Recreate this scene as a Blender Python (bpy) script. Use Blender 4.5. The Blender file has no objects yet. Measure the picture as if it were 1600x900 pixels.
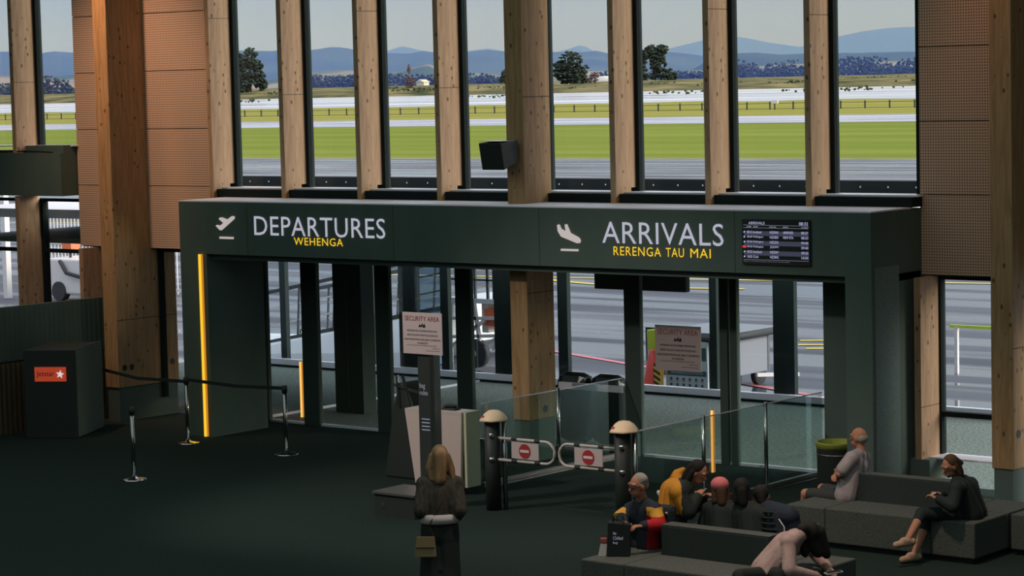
import bpy, bmesh, math, random
from mathutils import Vector, Matrix, noise
import numpy as np

sc = bpy.context.scene
COL = sc.collection
PI = math.pi
rnd = random.Random(7)

# ------------------------------------------------------------------ camera
cam_d = bpy.data.cameras.new('camera'); cam = bpy.data.objects.new('camera', cam_d); COL.objects.link(cam)
sc.camera = cam
YAW, PITCH, ROLL = math.radians(39.0), math.radians(4.756), math.radians(-1.36)
fw = Vector((-math.sin(YAW)*math.cos(PITCH), math.cos(YAW)*math.cos(PITCH), -math.sin(PITCH)))
r0 = Vector((math.cos(YAW), math.sin(YAW), 0)); u0 = r0.cross(fw)
rv = math.cos(ROLL)*r0 + math.sin(ROLL)*u0; uv = -math.sin(ROLL)*r0 + math.cos(ROLL)*u0
M = Matrix((rv, uv, -fw)).transposed().to_4x4(); M.translation = Vector((21.41, -26.93, 5.25))
cam.matrix_world = M
cam_d.sensor_width = 36.0; cam_d.lens = 3850.0*36.0/1600.0
cam_d.clip_start = 0.1; cam_d.clip_end = 60000

# ------------------------------------------------------------------ world (overcast sky)
W = bpy.data.worlds.new('overcast_sky'); sc.world = W; W.use_nodes = True
nt = W.node_tree; nt.nodes.clear()
tc = nt.nodes.new('ShaderNodeTexCoord'); sep = nt.nodes.new('ShaderNodeSeparateXYZ')
rmp = nt.nodes.new('ShaderNodeValToRGB'); bg = nt.nodes.new('ShaderNodeBackground'); wo = nt.nodes.new('ShaderNodeOutputWorld')
nt.links.new(tc.outputs['Generated'], sep.inputs[0]); nt.links.new(sep.outputs['Z'], rmp.inputs[0])
er = rmp.color_ramp
er.elements[0].position = 0.0; er.elements[0].color = (.49, .51, .545, 1)
er.elements[1].position = 1.0; er.elements[1].color = (1.15, 1.25, 1.35, 1)
for p, c in ((.012, (.475, .505, .545)), (.045, (.36, .40, .46)), (.14, (.62, .68, .76)), (.4, (.95, 1.02, 1.12))):
    e = er.elements.new(p); e.color = (*c, 1)
nz = nt.nodes.new('ShaderNodeTexNoise'); nz.inputs['Scale'].default_value = 9; nz.inputs['Detail'].default_value = 5
mpw = nt.nodes.new('ShaderNodeMapping'); mpw.inputs['Scale'].default_value = (1, 1, 5)
nt.links.new(tc.outputs['Generated'], mpw.inputs[0]); nt.links.new(mpw.outputs[0], nz.inputs[0])
mr = nt.nodes.new('ShaderNodeMapRange'); mr.inputs['From Min'].default_value = .3; mr.inputs['From Max'].default_value = .7
mr.inputs['To Min'].default_value = .90; mr.inputs['To Max'].default_value = 1.10
nt.links.new(nz.outputs[0], mr.inputs[0])
mxw = nt.nodes.new('ShaderNodeVectorMath'); mxw.operation = 'SCALE'
nt.links.new(rmp.outputs[0], mxw.inputs[0]); nt.links.new(mr.outputs[0], mxw.inputs['Scale'])
nt.links.new(mxw.outputs[0], bg.inputs[0]); nt.links.new(bg.outputs[0], wo.inputs[0])
bg.inputs[1].default_value = 1.0

# ------------------------------------------------------------------ sun behind thin cloud, hall downlights, added fills, exposure
def light(kind, name, loc, energy, color, **kw):
    d = bpy.data.lights.new(name, kind); d.energy = energy; d.color = color
    for k, v in kw.items(): setattr(d, k, v)
    o = bpy.data.objects.new(name, d); COL.objects.link(o); o.location = loc
    return o
def aim(o, to):
    o.rotation_euler = (Vector(to)-o.location).to_track_quat('-Z', 'Y').to_euler()
sun = light('SUN', 'sun', (60, 20, 40), 4.7, (1.0, .95, .88), angle=math.radians(35))
az, el = math.radians(23), math.radians(22)
aim(sun, Vector(sun.location)-Vector((math.cos(az)*math.cos(el), math.sin(az)*math.cos(el), math.sin(el))))
lobby = light('AREA', 'lobby_fill', (-4.2, 5.5, 2.66), 85, (.92, .97, 1.0), shape='RECTANGLE', size=16, size_y=.5)  # unseen fill added to brighten the sill rail and lobby carpet
lobby.rotation_euler = (math.radians(30), 0, 0)
hall = light('AREA', 'hall_fill', (4, -16, 9.2), 1000, (.80, 1.0, .93), shape='RECTANGLE', size=34, size_y=26)  # added ambient fill lifting the dark surfaces, not a ceiling fitting
hall.rotation_euler = (0, 0, 0)
back = light('AREA', 'frontal_fill', (20, -34, 7.5), 60, (.95, 1.0, .9), shape='RECTANGLE', size=20, size_y=3)  # unseen fill added for faces turned towards the camera
aim(back, (2, 0, 1))
sp1 = light('SPOT', 'warm_downlight_left', (-8.25, -3.6, 9.0), 780, (1.0, .60, .38), spot_size=math.radians(66), spot_blend=.9, shadow_soft_size=.15)
aim(sp1, (-8.0, .3, 4.0))
sp1b = light('SPOT', 'orange_column_light', (-8.5, -1.3, 9.2), 380, (1.0, .36, .06), spot_size=math.radians(26), spot_blend=.8, shadow_soft_size=.1)
aim(sp1b, (-8.3, -.5, 6.0))
sp2 = light('SPOT', 'warm_downlight_right', (7.1, -1.6, 8.9), 110, (1.0, .45, .2), spot_size=math.radians(50), spot_blend=.9, shadow_soft_size=.15)
aim(sp2, (7.3, .1, 5.0))
sp3 = light('SPOT', 'column_fill', (-5.2, -3.2, 8.9), 40, (1.0, .72, .42), spot_size=math.radians(24), spot_blend=.9, shadow_soft_size=.15)  # weak added fill for the daylight on the left column's side
aim(sp3, (-8.0, .2, 1.0))
sp4 = light('SPOT', 'warm_downlight_seating', (8.2, -7.9, 9.3), 1350, (1.0, .70, .55), spot_size=math.radians(62), spot_blend=.8, shadow_soft_size=.3)
aim(sp4, (7.4, -5.4, .5))
sp5 = light('SPOT', 'warm_downlight_gates', (-2.2, -12.0, 8.8), 2200, (1.0, .82, .74), spot_size=math.radians(42), spot_blend=.8, shadow_soft_size=.3)
aim(sp5, (1.9, -3.4, .6))
vs = sc.view_settings; vs.view_transform = 'Standard'; vs.look = 'None'; vs.gamma = 1.0; vs.use_curve_mapping = False
vs.exposure = 0.0
sc.display_settings.display_device = 'sRGB'

# ------------------------------------------------------------------ materials
def mat(name, color, rough=.6, metal=0., spec=.5, em=None, em_s=0.):
    m = bpy.data.materials.new(name); m.use_nodes = True
    b = m.node_tree.nodes['Principled BSDF']
    b.inputs['Base Color'].default_value = (*color, 1); b.inputs['Roughness'].default_value = rough
    b.inputs['Metallic'].default_value = metal; b.inputs['Specular IOR Level'].default_value = spec
    if em: b.inputs['Emission Color'].default_value = (*em, 1); b.inputs['Emission Strength'].default_value = em_s
    return m
def N(m, t, **kw):
    n = m.node_tree.nodes.new(t)
    for k, v in kw.items(): setattr(n, k, v)
    return n
def L(m, a, b): m.node_tree.links.new(a, b)
def bs(m): return m.node_tree.nodes['Principled BSDF']
def noise_mat(name, c1, c2, scale=5, stretch=(1, 1, 1), rough=.7, bump=0., detail=6, lo=.35, hi=.65, spec=.4, coord='Object', dist=0., metal=0.):
    m = mat(name, c1, rough, metal, spec)
    t = N(m, 'ShaderNodeTexCoord'); mp = N(m, 'ShaderNodeMapping'); mp.inputs['Scale'].default_value = stretch
    n = N(m, 'ShaderNodeTexNoise'); n.inputs['Scale'].default_value = scale; n.inputs['Detail'].default_value = detail
    n.inputs['Distortion'].default_value = dist
    r = N(m, 'ShaderNodeValToRGB'); r.color_ramp.elements[0].position = lo; r.color_ramp.elements[1].position = hi
    r.color_ramp.elements[0].color = (*c1, 1); r.color_ramp.elements[1].color = (*c2, 1)
    L(m, t.outputs[coord], mp.inputs[0]); L(m, mp.outputs[0], n.inputs[0]); L(m, n.outputs[0], r.inputs[0])
    L(m, r.outputs[0], bs(m).inputs['Base Color'])
    if bump:
        bp = N(m, 'ShaderNodeBump'); bp.inputs['Strength'].default_value = bump; bp.inputs['Distance'].default_value = .02
        L(m, n.outputs[0], bp.inputs['Height']); L(m, bp.outputs[0], bs(m).inputs['Normal'])
    return m

def wood_mat(name, c_light, c_dark, knot, rough=.55):
    # plywood / laminated timber: long vertical grain, rows of dark knots
    m = mat(name, c_light, rough, 0, .3)
    t = N(m, 'ShaderNodeTexCoord'); mp = N(m, 'ShaderNodeMapping'); mp.inputs['Scale'].default_value = (9, 9, .8)
    n = N(m, 'ShaderNodeTexNoise'); n.inputs['Scale'].default_value = 2.2; n.inputs['Detail'].default_value = 7; n.inputs['Distortion'].default_value = .8
    r = N(m, 'ShaderNodeValToRGB'); r.color_ramp.elements[0].position = .36; r.color_ramp.elements[1].position = .62
    r.color_ramp.elements[0].color = (*c_dark, 1); r.color_ramp.elements[1].color = (*c_light, 1)
    L(m, t.outputs['Object'], mp.inputs[0]); L(m, mp.outputs[0], n.inputs[0]); L(m, n.outputs[0], r.inputs[0])
    mp2 = N(m, 'ShaderNodeMapping'); mp2.inputs['Scale'].default_value = (9, 9, 5.5)
    v = N(m, 'ShaderNodeTexVoronoi'); v.inputs['Scale'].default_value = 1.0; v.inputs['Randomness'].default_value = 1.0
    L(m, t.outputs['Object'], mp2.inputs[0]); L(m, mp2.outputs[0], v.inputs['Vector'])
    kr = N(m, 'ShaderNodeValToRGB'); kr.color_ramp.elements[0].position = .10; kr.color_ramp.elements[1].position = .22
    kr.color_ramp.elements[0].color = (1, 1, 1, 1); kr.color_ramp.elements[1].color = (0, 0, 0, 1)
    L(m, v.outputs['Distance'], kr.inputs[0])
    n2 = N(m, 'ShaderNodeTexNoise'); n2.inputs['Scale'].default_value = 1.7; n2.inputs['Detail'].default_value = 1
    mp3 = N(m, 'ShaderNodeMapping'); mp3.inputs['Scale'].default_value = (.7, .7, 1.2)
    L(m, t.outputs['Object'], mp3.inputs[0]); L(m, mp3.outputs[0], n2.inputs[0])
    g = N(m, 'ShaderNodeMath', operation='GREATER_THAN'); g.inputs[1].default_value = .47; L(m, n2.outputs[0], g.inputs[0])
    mu = N(m, 'ShaderNodeMath', operation='MULTIPLY'); L(m, kr.outputs[0], mu.inputs[0]); L(m, g.outputs[0], mu.inputs[1])
    mx = N(m, 'ShaderNodeMixRGB'); L(m, mu.outputs[0], mx.inputs[0]); L(m, r.outputs[0], mx.inputs[1]); mx.inputs[2].default_value = (*knot, 1)
    L(m, mx.outputs[0], bs(m).inputs['Base Color'])
    return m

MAT = {}
MAT['black_frame'] = mat('black_frame', (.013, .019, .019), .7, 0, .08)
MAT['post_frame'] = mat('post_frame', (.024, .034, .033), .7, 0, .08)
MAT['door_frame'] = mat('door_frame', (.060, .084, .078), .7, 0, .08)
MAT['black_clad'] = noise_mat('black_clad', (.078, .118, .102), (.090, .130, .114), 3, (1, 1, .3), .75)
MAT['dark_panel'] = noise_mat('dark_panel', (.12, .17, .16), (.16, .215, .20), 40, (1, 1, 1), .8)
MAT['canopy_top'] = mat('canopy_top', (.85, .82, .90), .6)
MAT['wood'] = wood_mat('wood', (.50, .325, .20), (.38, .235, .14), (.12, .065, .04))
MAT['wood_col'] = wood_mat('wood_col', (.48, .30, .155), (.36, .21, .10), (.12, .065, .04))
MAT['wood_foot'] = noise_mat('wood_foot', (.50, .26, .11), (.42, .2, .08), 5, (5, 5, 1), .5)
MAT['wood_slat'] = noise_mat('wood_slat', (.16, .12, .07), (.12, .09, .055), 5, (6, 6, 1), .6)
MAT['joint'] = mat('joint', (.06, .04, .03), .9)
MAT['plinth'] = mat('plinth', (.10, .14, .13), .8)
MAT['sill_bright'] = mat('sill_bright', (.80, .80, .90), .35)
MAT['steel'] = mat('steel', (.62, .60, .58), .25, 1.0)
MAT['chrome'] = mat('chrome', (.8, .8, .8), .12, 1.0)
MAT['white'] = mat('white', (.75, .72, .72), .5)
MAT['offwhite'] = mat('offwhite', (.62, .56, .52), .5)
MAT['cream'] = mat('cream', (.95, .72, .48), .45)
MAT['red'] = mat('red', (.42, .035, .04), .5)
MAT['black'] = mat('black', (.025, .033, .032), .6)
MAT['deep_black'] = mat('deep_black', (.02, .025, .025), .4)
MAT['rubber'] = mat('rubber', (.03, .035, .04), .7)

def carpet(name, c1, c2, scale):
    m = noise_mat(name, c1, c2, scale, (1, 1, 1), .95, .6, 3, .3, .7, .1)
    return m
MAT['floor'] = carpet('hall_carpet', (.017, .030, .026), (.030, .048, .042), 45)
MAT['lobby_carpet'] = carpet('lobby_carpet', (.105, .135, .125), (.27, .32, .30), 22)
MAT['bench'] = noise_mat('bench_fabric', (.068, .080, .074), (.122, .132, .122), 70, (1, 1, 1), .95, .3, 3)
MAT['bench_shaded'] = noise_mat('bench_shaded', (.030, .044, .042), (.042, .058, .055), 90, (1, 1, 1), .9)  # same fabric, darker: shade of upright faces put into the colour

def glass_mat(name, tint, refl):
    m = bpy.data.materials.new(name); m.use_nodes = True; nt = m.node_tree; nt.nodes.clear()
    o = nt.nodes.new('ShaderNodeOutputMaterial'); t = nt.nodes.new('ShaderNodeBsdfTransparent'); g = nt.nodes.new('ShaderNodeBsdfGlossy')
    mx = nt.nodes.new('ShaderNodeMixShader'); t.inputs[0].default_value = (*tint, 1); g.inputs['Roughness'].default_value = .02
    g.inputs['Color'].default_value = (.9, .95, 1, 1)
    lw = nt.nodes.new('ShaderNodeLayerWeight'); lw.inputs['Blend'].default_value = .2
    ml = nt.nodes.new('ShaderNodeMath'); ml.operation = 'MULTIPLY'; ml.inputs[1].default_value = refl
    nt.links.new(lw.outputs['Fresnel'], ml.inputs[0]); nt.links.new(ml.outputs[0], mx.inputs[0])
    nt.links.new(t.outputs[0], mx.inputs[1]); nt.links.new(g.outputs[0], mx.inputs[2]); nt.links.new(mx.outputs[0], o.inputs[0])
    return m
MAT['glass'] = glass_mat('window_glass', (.985, .99, .99), .5)
MAT['door_glass'] = glass_mat('door_glass', (.965, .98, .985), .45)
MAT['tint_glass'] = glass_mat('tinted_glass', (.55, .68, .76), .6)
MAT['rail_glass'] = glass_mat('balustrade_glass', (.80, .87, .85), .3)

# perforated wall lining (holes are fine relief in the sheet)
def perforated(name, c):
    m = mat(name, c, .7, 0, .2)
    t = N(m, 'ShaderNodeTexCoord'); s = N(m, 'ShaderNodeSeparateXYZ'); L(m, t.outputs['Object'], s.inputs[0])
    def wave(sock, period, off=0.):
        a = N(m, 'ShaderNodeMath', operation='MULTIPLY_ADD'); a.inputs[1].default_value = 1/period; a.inputs[2].default_value = off
        L(m, sock, a.inputs[0]); f = N(m, 'ShaderNodeMath', operation='FRACT'); L(m, a.outputs[0], f.inputs[0])
        d = N(m, 'ShaderNodeMath', operation='SUBTRACT'); L(m, f.outputs[0], d.inputs[0]); d.inputs[1].default_value = .5
        return d
    dx = wave(s.outputs['X'], .036); dz = wave(s.outputs['Z'], .036)
    def sq(n):
        q = N(m, 'ShaderNodeMath', operation='MULTIPLY'); L(m, n.outputs[0], q.inputs[0]); L(m, n.outputs[0], q.inputs[1]); return q
    ad = N(m, 'ShaderNodeMath', operation='ADD'); L(m, sq(dx).outputs[0], ad.inputs[0]); L(m, sq(dz).outputs[0], ad.inputs[1])
    lt = N(m, 'ShaderNodeMath', operation='LESS_THAN'); L(m, ad.outputs[0], lt.inputs[0]); lt.inputs[1].default_value = .085
    mx = N(m, 'ShaderNodeMixRGB'); L(m, lt.outputs[0], mx.inputs[0]); mx.inputs[1].default_value = (*c, 1)
    mx.inputs[2].default_value = (c[0]*.3, c[1]*.28, c[2]*.28, 1)
    L(m, mx.outputs[0], bs(m).inputs['Base Color'])
    return m
MAT['perf'] = perforated('perforated_sheet', (.66, .46, .34))

def emis(name, c, s):
    m = mat(name, (0.02, .02, .02), .6, em=c, em_s=s); return m
MAT['letter_white'] = emis('letter_white', (.50, .50, .60), .85)
MAT['letter_icon'] = emis('letter_icon', (.56, .50, .47), .85)
MAT['letter_star'] = emis('letter_star', (.8, .78, .8), .8)
MAT['letter_yellow'] = emis('letter_yellow', (.95, .60, .03), .95)
MAT['screen_text'] = emis('screen_text', (.52, .52, .80), .9)
MAT['screen_band'] = emis('screen_band', (.045, .05, .085), .8)
MAT['screen_red'] = emis('screen_red', (.7, .06, .04), .9)
MAT['screen_line'] = emis('screen_line', (.25, .27, .33), .8)
MAT['led_core'] = emis('led_core', (1.0, .62, .03), 1.0)
MAT['led_side'] = emis('led_side', (.55, .20, .02), 1.0)
MAT['led_reflection'] = emis('led_reflection', (1.0, .42, .10), 1.6)

# ------------------------------------------------------------------ mesh helper
class MB:
    def __init__(s): s.v = []; s.f = []; s.m = []; s.sm = []
    def add(s, vs, fs, mi=0, smooth=False):
        o = len(s.v); s.v += [tuple(v) for v in vs]
        for f in fs: s.f.append(tuple(i+o for i in f)); s.m.append(mi); s.sm.append(smooth)
        return s
    def box(s, x0, x1, y0, y1, z0, z1, mi=0):
        v = [(x, y, z) for z in (z0, z1) for y in (y0, y1) for x in (x0, x1)]
        return s.add(v, [(0, 2, 3, 1), (4, 5, 7, 6), (0, 1, 5, 4), (2, 6, 7, 3), (0, 4, 6, 2), (1, 3, 7, 5)], mi)
    def bar(s, a, b, w, d=None, mi=0, up=(0, 0, 1)):
        a, b = Vector(a), Vector(b); d = d or w; t = (b-a).normalized(); u = Vector(up)
        if abs(t.dot(u)) > .98: u = Vector((0, 1, 0))
        n = t.cross(u).normalized(); k = n.cross(t).normalized()
        v = [p+n*i*w/2+k*j*d/2 for p in (a, b) for j in (-1, 1) for i in (-1, 1)]
        return s.add(v, [(0, 2, 3, 1), (4, 5, 7, 6), (0, 1, 5, 4), (2, 6, 7, 3), (0, 4, 6, 2), (1, 3, 7, 5)], mi)
    def cyl(s, a, b, r, r2=None, n=12, mi=0, cap=True):
        a, b = Vector(a), Vector(b); r2 = r if r2 is None else r2
        t = (b-a).normalized(); u = Vector((0, 0, 1)) if abs(t.z) < .95 else Vector((1, 0, 0))
        p = t.cross(u).normalized(); q = t.cross(p)
        v = []
        for c, rr in ((a, r), (b, r2)):
            for i in range(n):
                an = 2*PI*i/n; v.append(c+p*math.cos(an)*rr+q*math.sin(an)*rr)
        fs = [(i, (i+1) % n, n+(i+1) % n, n+i) for i in range(n)]
        s.add(v, fs, mi, True)
        if cap: s.add(v, [tuple(range(n))[::-1], tuple(range(n, 2*n))], mi)
        return s
    def tube(s, pts, r, n=8, mi=0):
        pts = [Vector(p) for p in pts]; v = []; k = len(pts)
        for i, p in enumerate(pts):
            t = (pts[min(i+1, k-1)]-pts[max(i-1, 0)]).normalized()
            u = Vector((0, 0, 1)) if abs(t.z) < .9 else Vector((0, 1, 0))
            a = t.cross(u).normalized(); b = t.cross(a)
            for j in range(n): an = 2*PI*j/n; v.append(p+a*math.cos(an)*r+b*math.sin(an)*r)
        fs = [(i*n+j, i*n+(j+1) % n, (i+1)*n+(j+1) % n, (i+1)*n+j) for i in range(k-1) for j in range(n)]
        s.add(v, fs, mi, True); s.add(v, [tuple(range(n)), tuple(range((k-1)*n, k*n))[::-1]], mi)
        return s
    def lathe(s, c, prof, n=20, mi=0):
        c = Vector(c); v = []
        for r, z in prof:
            for i in range(n): an = 2*PI*i/n; v.append((c.x+r*math.cos(an), c.y+r*math.sin(an), c.z+z))
        k = len(prof)
        fs = [(i*n+j, i*n+(j+1) % n, (i+1)*n+(j+1) % n, (i+1)*n+j) for i in range(k-1) for j in range(n)]
        s.add(v, fs, mi, True); s.add(v, [tuple(range(n))[::-1], tuple(range((k-1)*n, k*n))], mi)
        return s
    def ell(s, c, r, rot=None, n=14, m=9, mi=0):
        c = Vector(c); v = []; R = rot or Matrix.Identity(3)
        for i in range(m+1):
            th = PI*i/m
            for j in range(n):
                ph = 2*PI*j/n
                v.append(c+R @ Vector((r[0]*math.sin(th)*math.cos(ph), r[1]*math.sin(th)*math.sin(ph), r[2]*math.cos(th))))
        fs = [(i*n+j, (i+1)*n+j, (i+1)*n+(j+1) % n, i*n+(j+1) % n) for i in range(m) for j in range(n)]
        return s.add(v, fs, mi, True)
    def prism(s, poly, f0, f1, mi=0):
        # poly: list of 2D points; f0/f1 map (a,b)->3D for the two ends
        n = len(poly); v = [f0(*p) for p in poly]+[f1(*p) for p in poly]
        return s.add(v, [tuple(range(n)), tuple(range(n, 2*n))[::-1]]+[(i, n+i, n+(i+1) % n, (i+1) % n) for i in range(n)], mi)
    def build(s, name, mats, parent=None, bevel=0., fix=True):
        me = bpy.data.meshes.new(name)
        vs = s.v
        if parent is not None:
            inv = parent.matrix_basis.inverted(); 
            if parent.parent is not None: inv = (parent.parent.matrix_basis @ parent.matrix_basis).inverted()
            vs = [inv @ Vector(v) for v in vs]
        me.from_pydata([tuple(v) for v in vs], [], s.f)
        if not isinstance(mats, (list, tuple)): mats = [mats]
        for m in mats: me.materials.append(MAT[m] if isinstance(m, str) else m)
        me.polygons.foreach_set('material_index', s.m); me.polygons.foreach_set('use_smooth', s.sm)
        if fix:
            b = bmesh.new(); b.from_mesh(me); bmesh.ops.remove_doubles(b, verts=b.verts, dist=1e-6)
            bmesh.ops.recalc_face_normals(b, faces=b.faces); b.to_mesh(me); b.free()
        me.update()
        o = bpy.data.objects.new(name, me); COL.objects.link(o)
        if parent is not None: o.parent = parent
        if bevel:
            md = o.modifiers.new('bevel', 'BEVEL'); md.width = bevel; md.segments = 2; md.limit_method = 'ANGLE'
        return o
def tag(o, label=None, cat=None, group=None, kind=None):
    if label: o['label'] = label
    if cat: o['category'] = cat
    if group: o['group'] = group
    if kind: o['kind'] = kind
    return o
def empty(name, loc, label=None, cat=None, group=None, kind=None, rz=0.):
    o = bpy.data.objects.new(name, None); COL.objects.link(o); o.location = loc; o.rotation_euler = (0, 0, rz)
    o.empty_display_size = .2
    o.matrix_basis = Matrix.Translation(Vector(loc)) @ Matrix.Rotation(rz, 4, 'Z')
    return tag(o, label, cat, group, kind)
def box(name, b, m, parent=None, bevel=0.): return MB().box(*b).build(name, m, parent, bevel)

def text(name, body, m, parent, x, y, z, height=None, width=None, align='LEFT', depth=.006, frame=None, size=1., spacing=1., line=1.0):
    """flat lettering standing in the XZ plane (facing -Y), fitted to width x height; frame = matrix for other planes"""
    cu = bpy.data.curves.new(name, 'FONT'); cu.body = body; cu.size = 1.0; cu.extrude = 0.0; cu.align_x = align
    cu.space_character = spacing; cu.space_line = line; cu.resolution_u = 3; cu.fill_mode = 'FRONT'
    ob = bpy.data.objects.new(name, cu)
    COL.objects.link(ob); bpy.context.view_layer.update()
    dg = bpy.context.evaluated_depsgraph_get()
    me = bpy.data.meshes.new_from_object(ob.evaluated_get(dg))
    bpy.data.objects.remove(ob); bpy.data.curves.remove(cu)
    me.name = name
    co = np.empty(len(me.vertices)*3); me.vertices.foreach_get('co', co); co = co.reshape(-1, 3)
    lo, hi = co.min(0), co.max(0)
    sx = (width/(hi[0]-lo[0])) if width else (height/(hi[1]-lo[1]))
    sy = (height/(hi[1]-lo[1])) if height else sx
    out = []
    for p in co:
        px = (p[0]-lo[0])*sx; pz = (p[1]-lo[1])*sy
        if align == 'CENTER': px -= (hi[0]-lo[0])*sx/2
        if align == 'RIGHT': px -= (hi[0]-lo[0])*sx
        out.append(Vector((px, 0, pz)))
    F = frame or Matrix.Translation((x, y, z))
    inv = parent.matrix_basis.inverted() if parent.parent is None else (parent.parent.matrix_basis @ parent.matrix_basis).inverted()
    me.vertices.foreach_set('co', np.array([(inv @ (F @ v))[:] for v in out]).ravel())
    me.materials.clear(); me.materials.append(MAT[m] if isinstance(m, str) else m); me.update()
    o = bpy.data.objects.new(name, me); COL.objects.link(o); o.parent = parent
    return o

# ================================================================== SETTING
floor = box('floor', (-16, 34, -42, 0.72, -.2, 0), 'floor'); tag(floor, kind='structure')
lob = box('floor_lobby', (-13.5, 9, .72, 6.36, -.2, 0), 'lobby_carpet'); tag(lob, kind='structure')
MAT['shell'] = mat('shell', (.10, .12, .115), .9)
for n, b in (('ceiling', (-16, 34, -42, .6, 9.4, 9.6)), ('wall_back', (-16, 34, -42.2, -42, -.2, 9.6)),
             ('wall_left', (-16.2, -16, -42, .6, -.2, 9.6)), ('wall_right', (34, 34.2, -42, .6, -.2, 9.6))):
    tag(box(n, b, 'shell'), kind='structure')
# facade wall parts beyond and between the glazing
for n, bb in (('wall_front', (-16, 34, .3, .6, 8.6, 9.6)), ('wall_far_right', (9.2, 34, .3, .6, -.2, 8.6)), ('wall_far_left', (-16, -12.9, .3, .6, -.2, 8.6))):
    tag(box(n, bb, 'shell'), kind='structure')
wl = empty('wall_lining_left', (-8.1, .4, 2.72), kind='structure'); box('backing', (-9.75, -6.50, .30, .6, 2.72, 8.6), 'shell', wl)
wr = empty('wall_lining_right', (7.6, .4, 2.72), kind='structure'); box('backing', (6.08, 9.2, .30, .6, 2.72, 8.6), 'shell', wr)
# perforated lining sheets, each its own
def sheets(x0, x1, zlist, wf):
    for a, b in zip(zlist[:-1], zlist[1:]):
        MB().box(x0, x1, .225, .26, a+.006, b-.006).build('perforated_panel', 'perf', wf)
zl = [2.735, 3.74, 4.655, 5.575, 6.495, 7.415, 8.335]
sheets(-9.74, -8.37, zl, wl); sheets(-8.06, -6.63, zl, wl); sheets(6.02, 7.40, zl, wr); sheets(7.70, 9.1, zl, wr)
box('trim_1', (-6.63, -6.30, .24, .30, 3.59, 8.6), 'black_frame', None); tag(bpy.data.objects['trim_1'], kind='structure')

# timber fins (right faces at -6.2 + 1.552 k)
FIN = {}
def fin(k, z0, z1, label, ledge=False):
    xr = -6.225+1.552*k; xl = xr-.09
    t = empty('timber_fin', (xr-.045, .12, z0), label, 'fin', 'timber fins between the windows')
    P = lambda x: (lambda y, z: (x, y, z))
    if ledge:  # notched, rounded foot on the canopy
        poly = [(-.1, z0+.075), (-.1, z1), (.36, z1), (.36, z0+.20), (.25, z0+.20), (.25, z0+.13), (.20, z0+.075)]
        MB().prism(poly, P(xl), P(xr)).build('post', 'wood', t)
        poly = [(-.1, z0+.0), (-.1, z0+.073), (.20, z0+.073), (.155, z0+.03), (.09, z0)]
        MB().prism(poly, P(xl), P(xr)).build('foot', 'wood_foot', t)
    else:
        MB().box(xl, xr, -.1, .36, z0, z1).build('post', 'wood', t)
    jz = {-4: 4.1, -3: 5.45, 0: 6.35, 1: 5.15, 2: 6.35, 3: 5.2, 5: 6.9, 6: 6.15, 7: 6.02, 8: 1.1}.get(k)
    if jz and z0 < jz < z1:
        b = MB(); b.box(xr-.001, xr+.0015, -.098, .358, jz, jz+.008); b.build('joint', 'joint', t)
    return t
names = {0: 'timber fin left of the departures bay, beside the perforated lining', 1: 'second timber fin from the left on the black canopy',
         2: 'third timber fin from the left on the black canopy', 3: 'timber fin just left of the thick middle column on the canopy',
         5: 'timber fin just right of the thick middle column on the canopy', 6: 'timber fin above the end of the word ARRIVALS',
         7: 'last timber fin on the right of the black canopy'}
for k, lb in names.items(): fin(k, 3.59, 8.6, lb, True)
fin(-3, 4.28, 8.6, 'timber fin at the far left, upper window row')
fin(-3, 0, 3.56, 'timber fin at the far left, below the dark bulkhead')
fin(-2, 0, 2.72, 'short timber fin under the left perforated lining beside the thick column')
fin(-4, 4.28, 8.6, 'timber fin beyond the far left window, upper row')
fin(8, .45, 2.72, 'timber fin under the right perforated lining beside the portal')
box('trim_2', (6.0, 6.30, -.1, .5, 0, .45), 'plinth'); tag(bpy.data.objects['trim_2'], kind='structure')

# thick timber columns
def column(x0, x1, y1, zb, label, holes, joints=(), front=True):
    t = empty('timber_column', ((x0+x1)/2, (y1-.55)/2, 0), label, 'column', 'thick timber columns')
    MB().box(x0, x1, -.55, y1, zb, 8.9).build('shaft', 'wood_col', t, .008)
    MB().box(x0+.02, x1-.02, -.53, y1-.02, 0, zb).build('plinth', 'plinth', t)
    for (y, z) in holes:
        MB().cyl((x1-.01, y, z), (x1+.006, y, z), .05, n=14).build('bolt_hole', 'deep_black', t)
    for z in joints:
        MB().box(x1-.001, x1+.002, -.548, y1-.002, z, z+.01).build('joint', 'joint', t)
    return t
column(-8.37, -8.06, .76, .545, 'thick timber column at left with bolt holes and orange lit edge', [(-.42, .86), (-.27, .86), (.42, .86), (.62, .86)], (1.62,))
column(.01, .31, .05, .59, 'thick timber column in the middle running through the canopy', [(-.2, .72)], (5.05, 2.35))
column(7.40, 7.69, .35, .5, 'thick timber column at the right edge of the hall', [(-.42, .92)], (1.95,))

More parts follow.
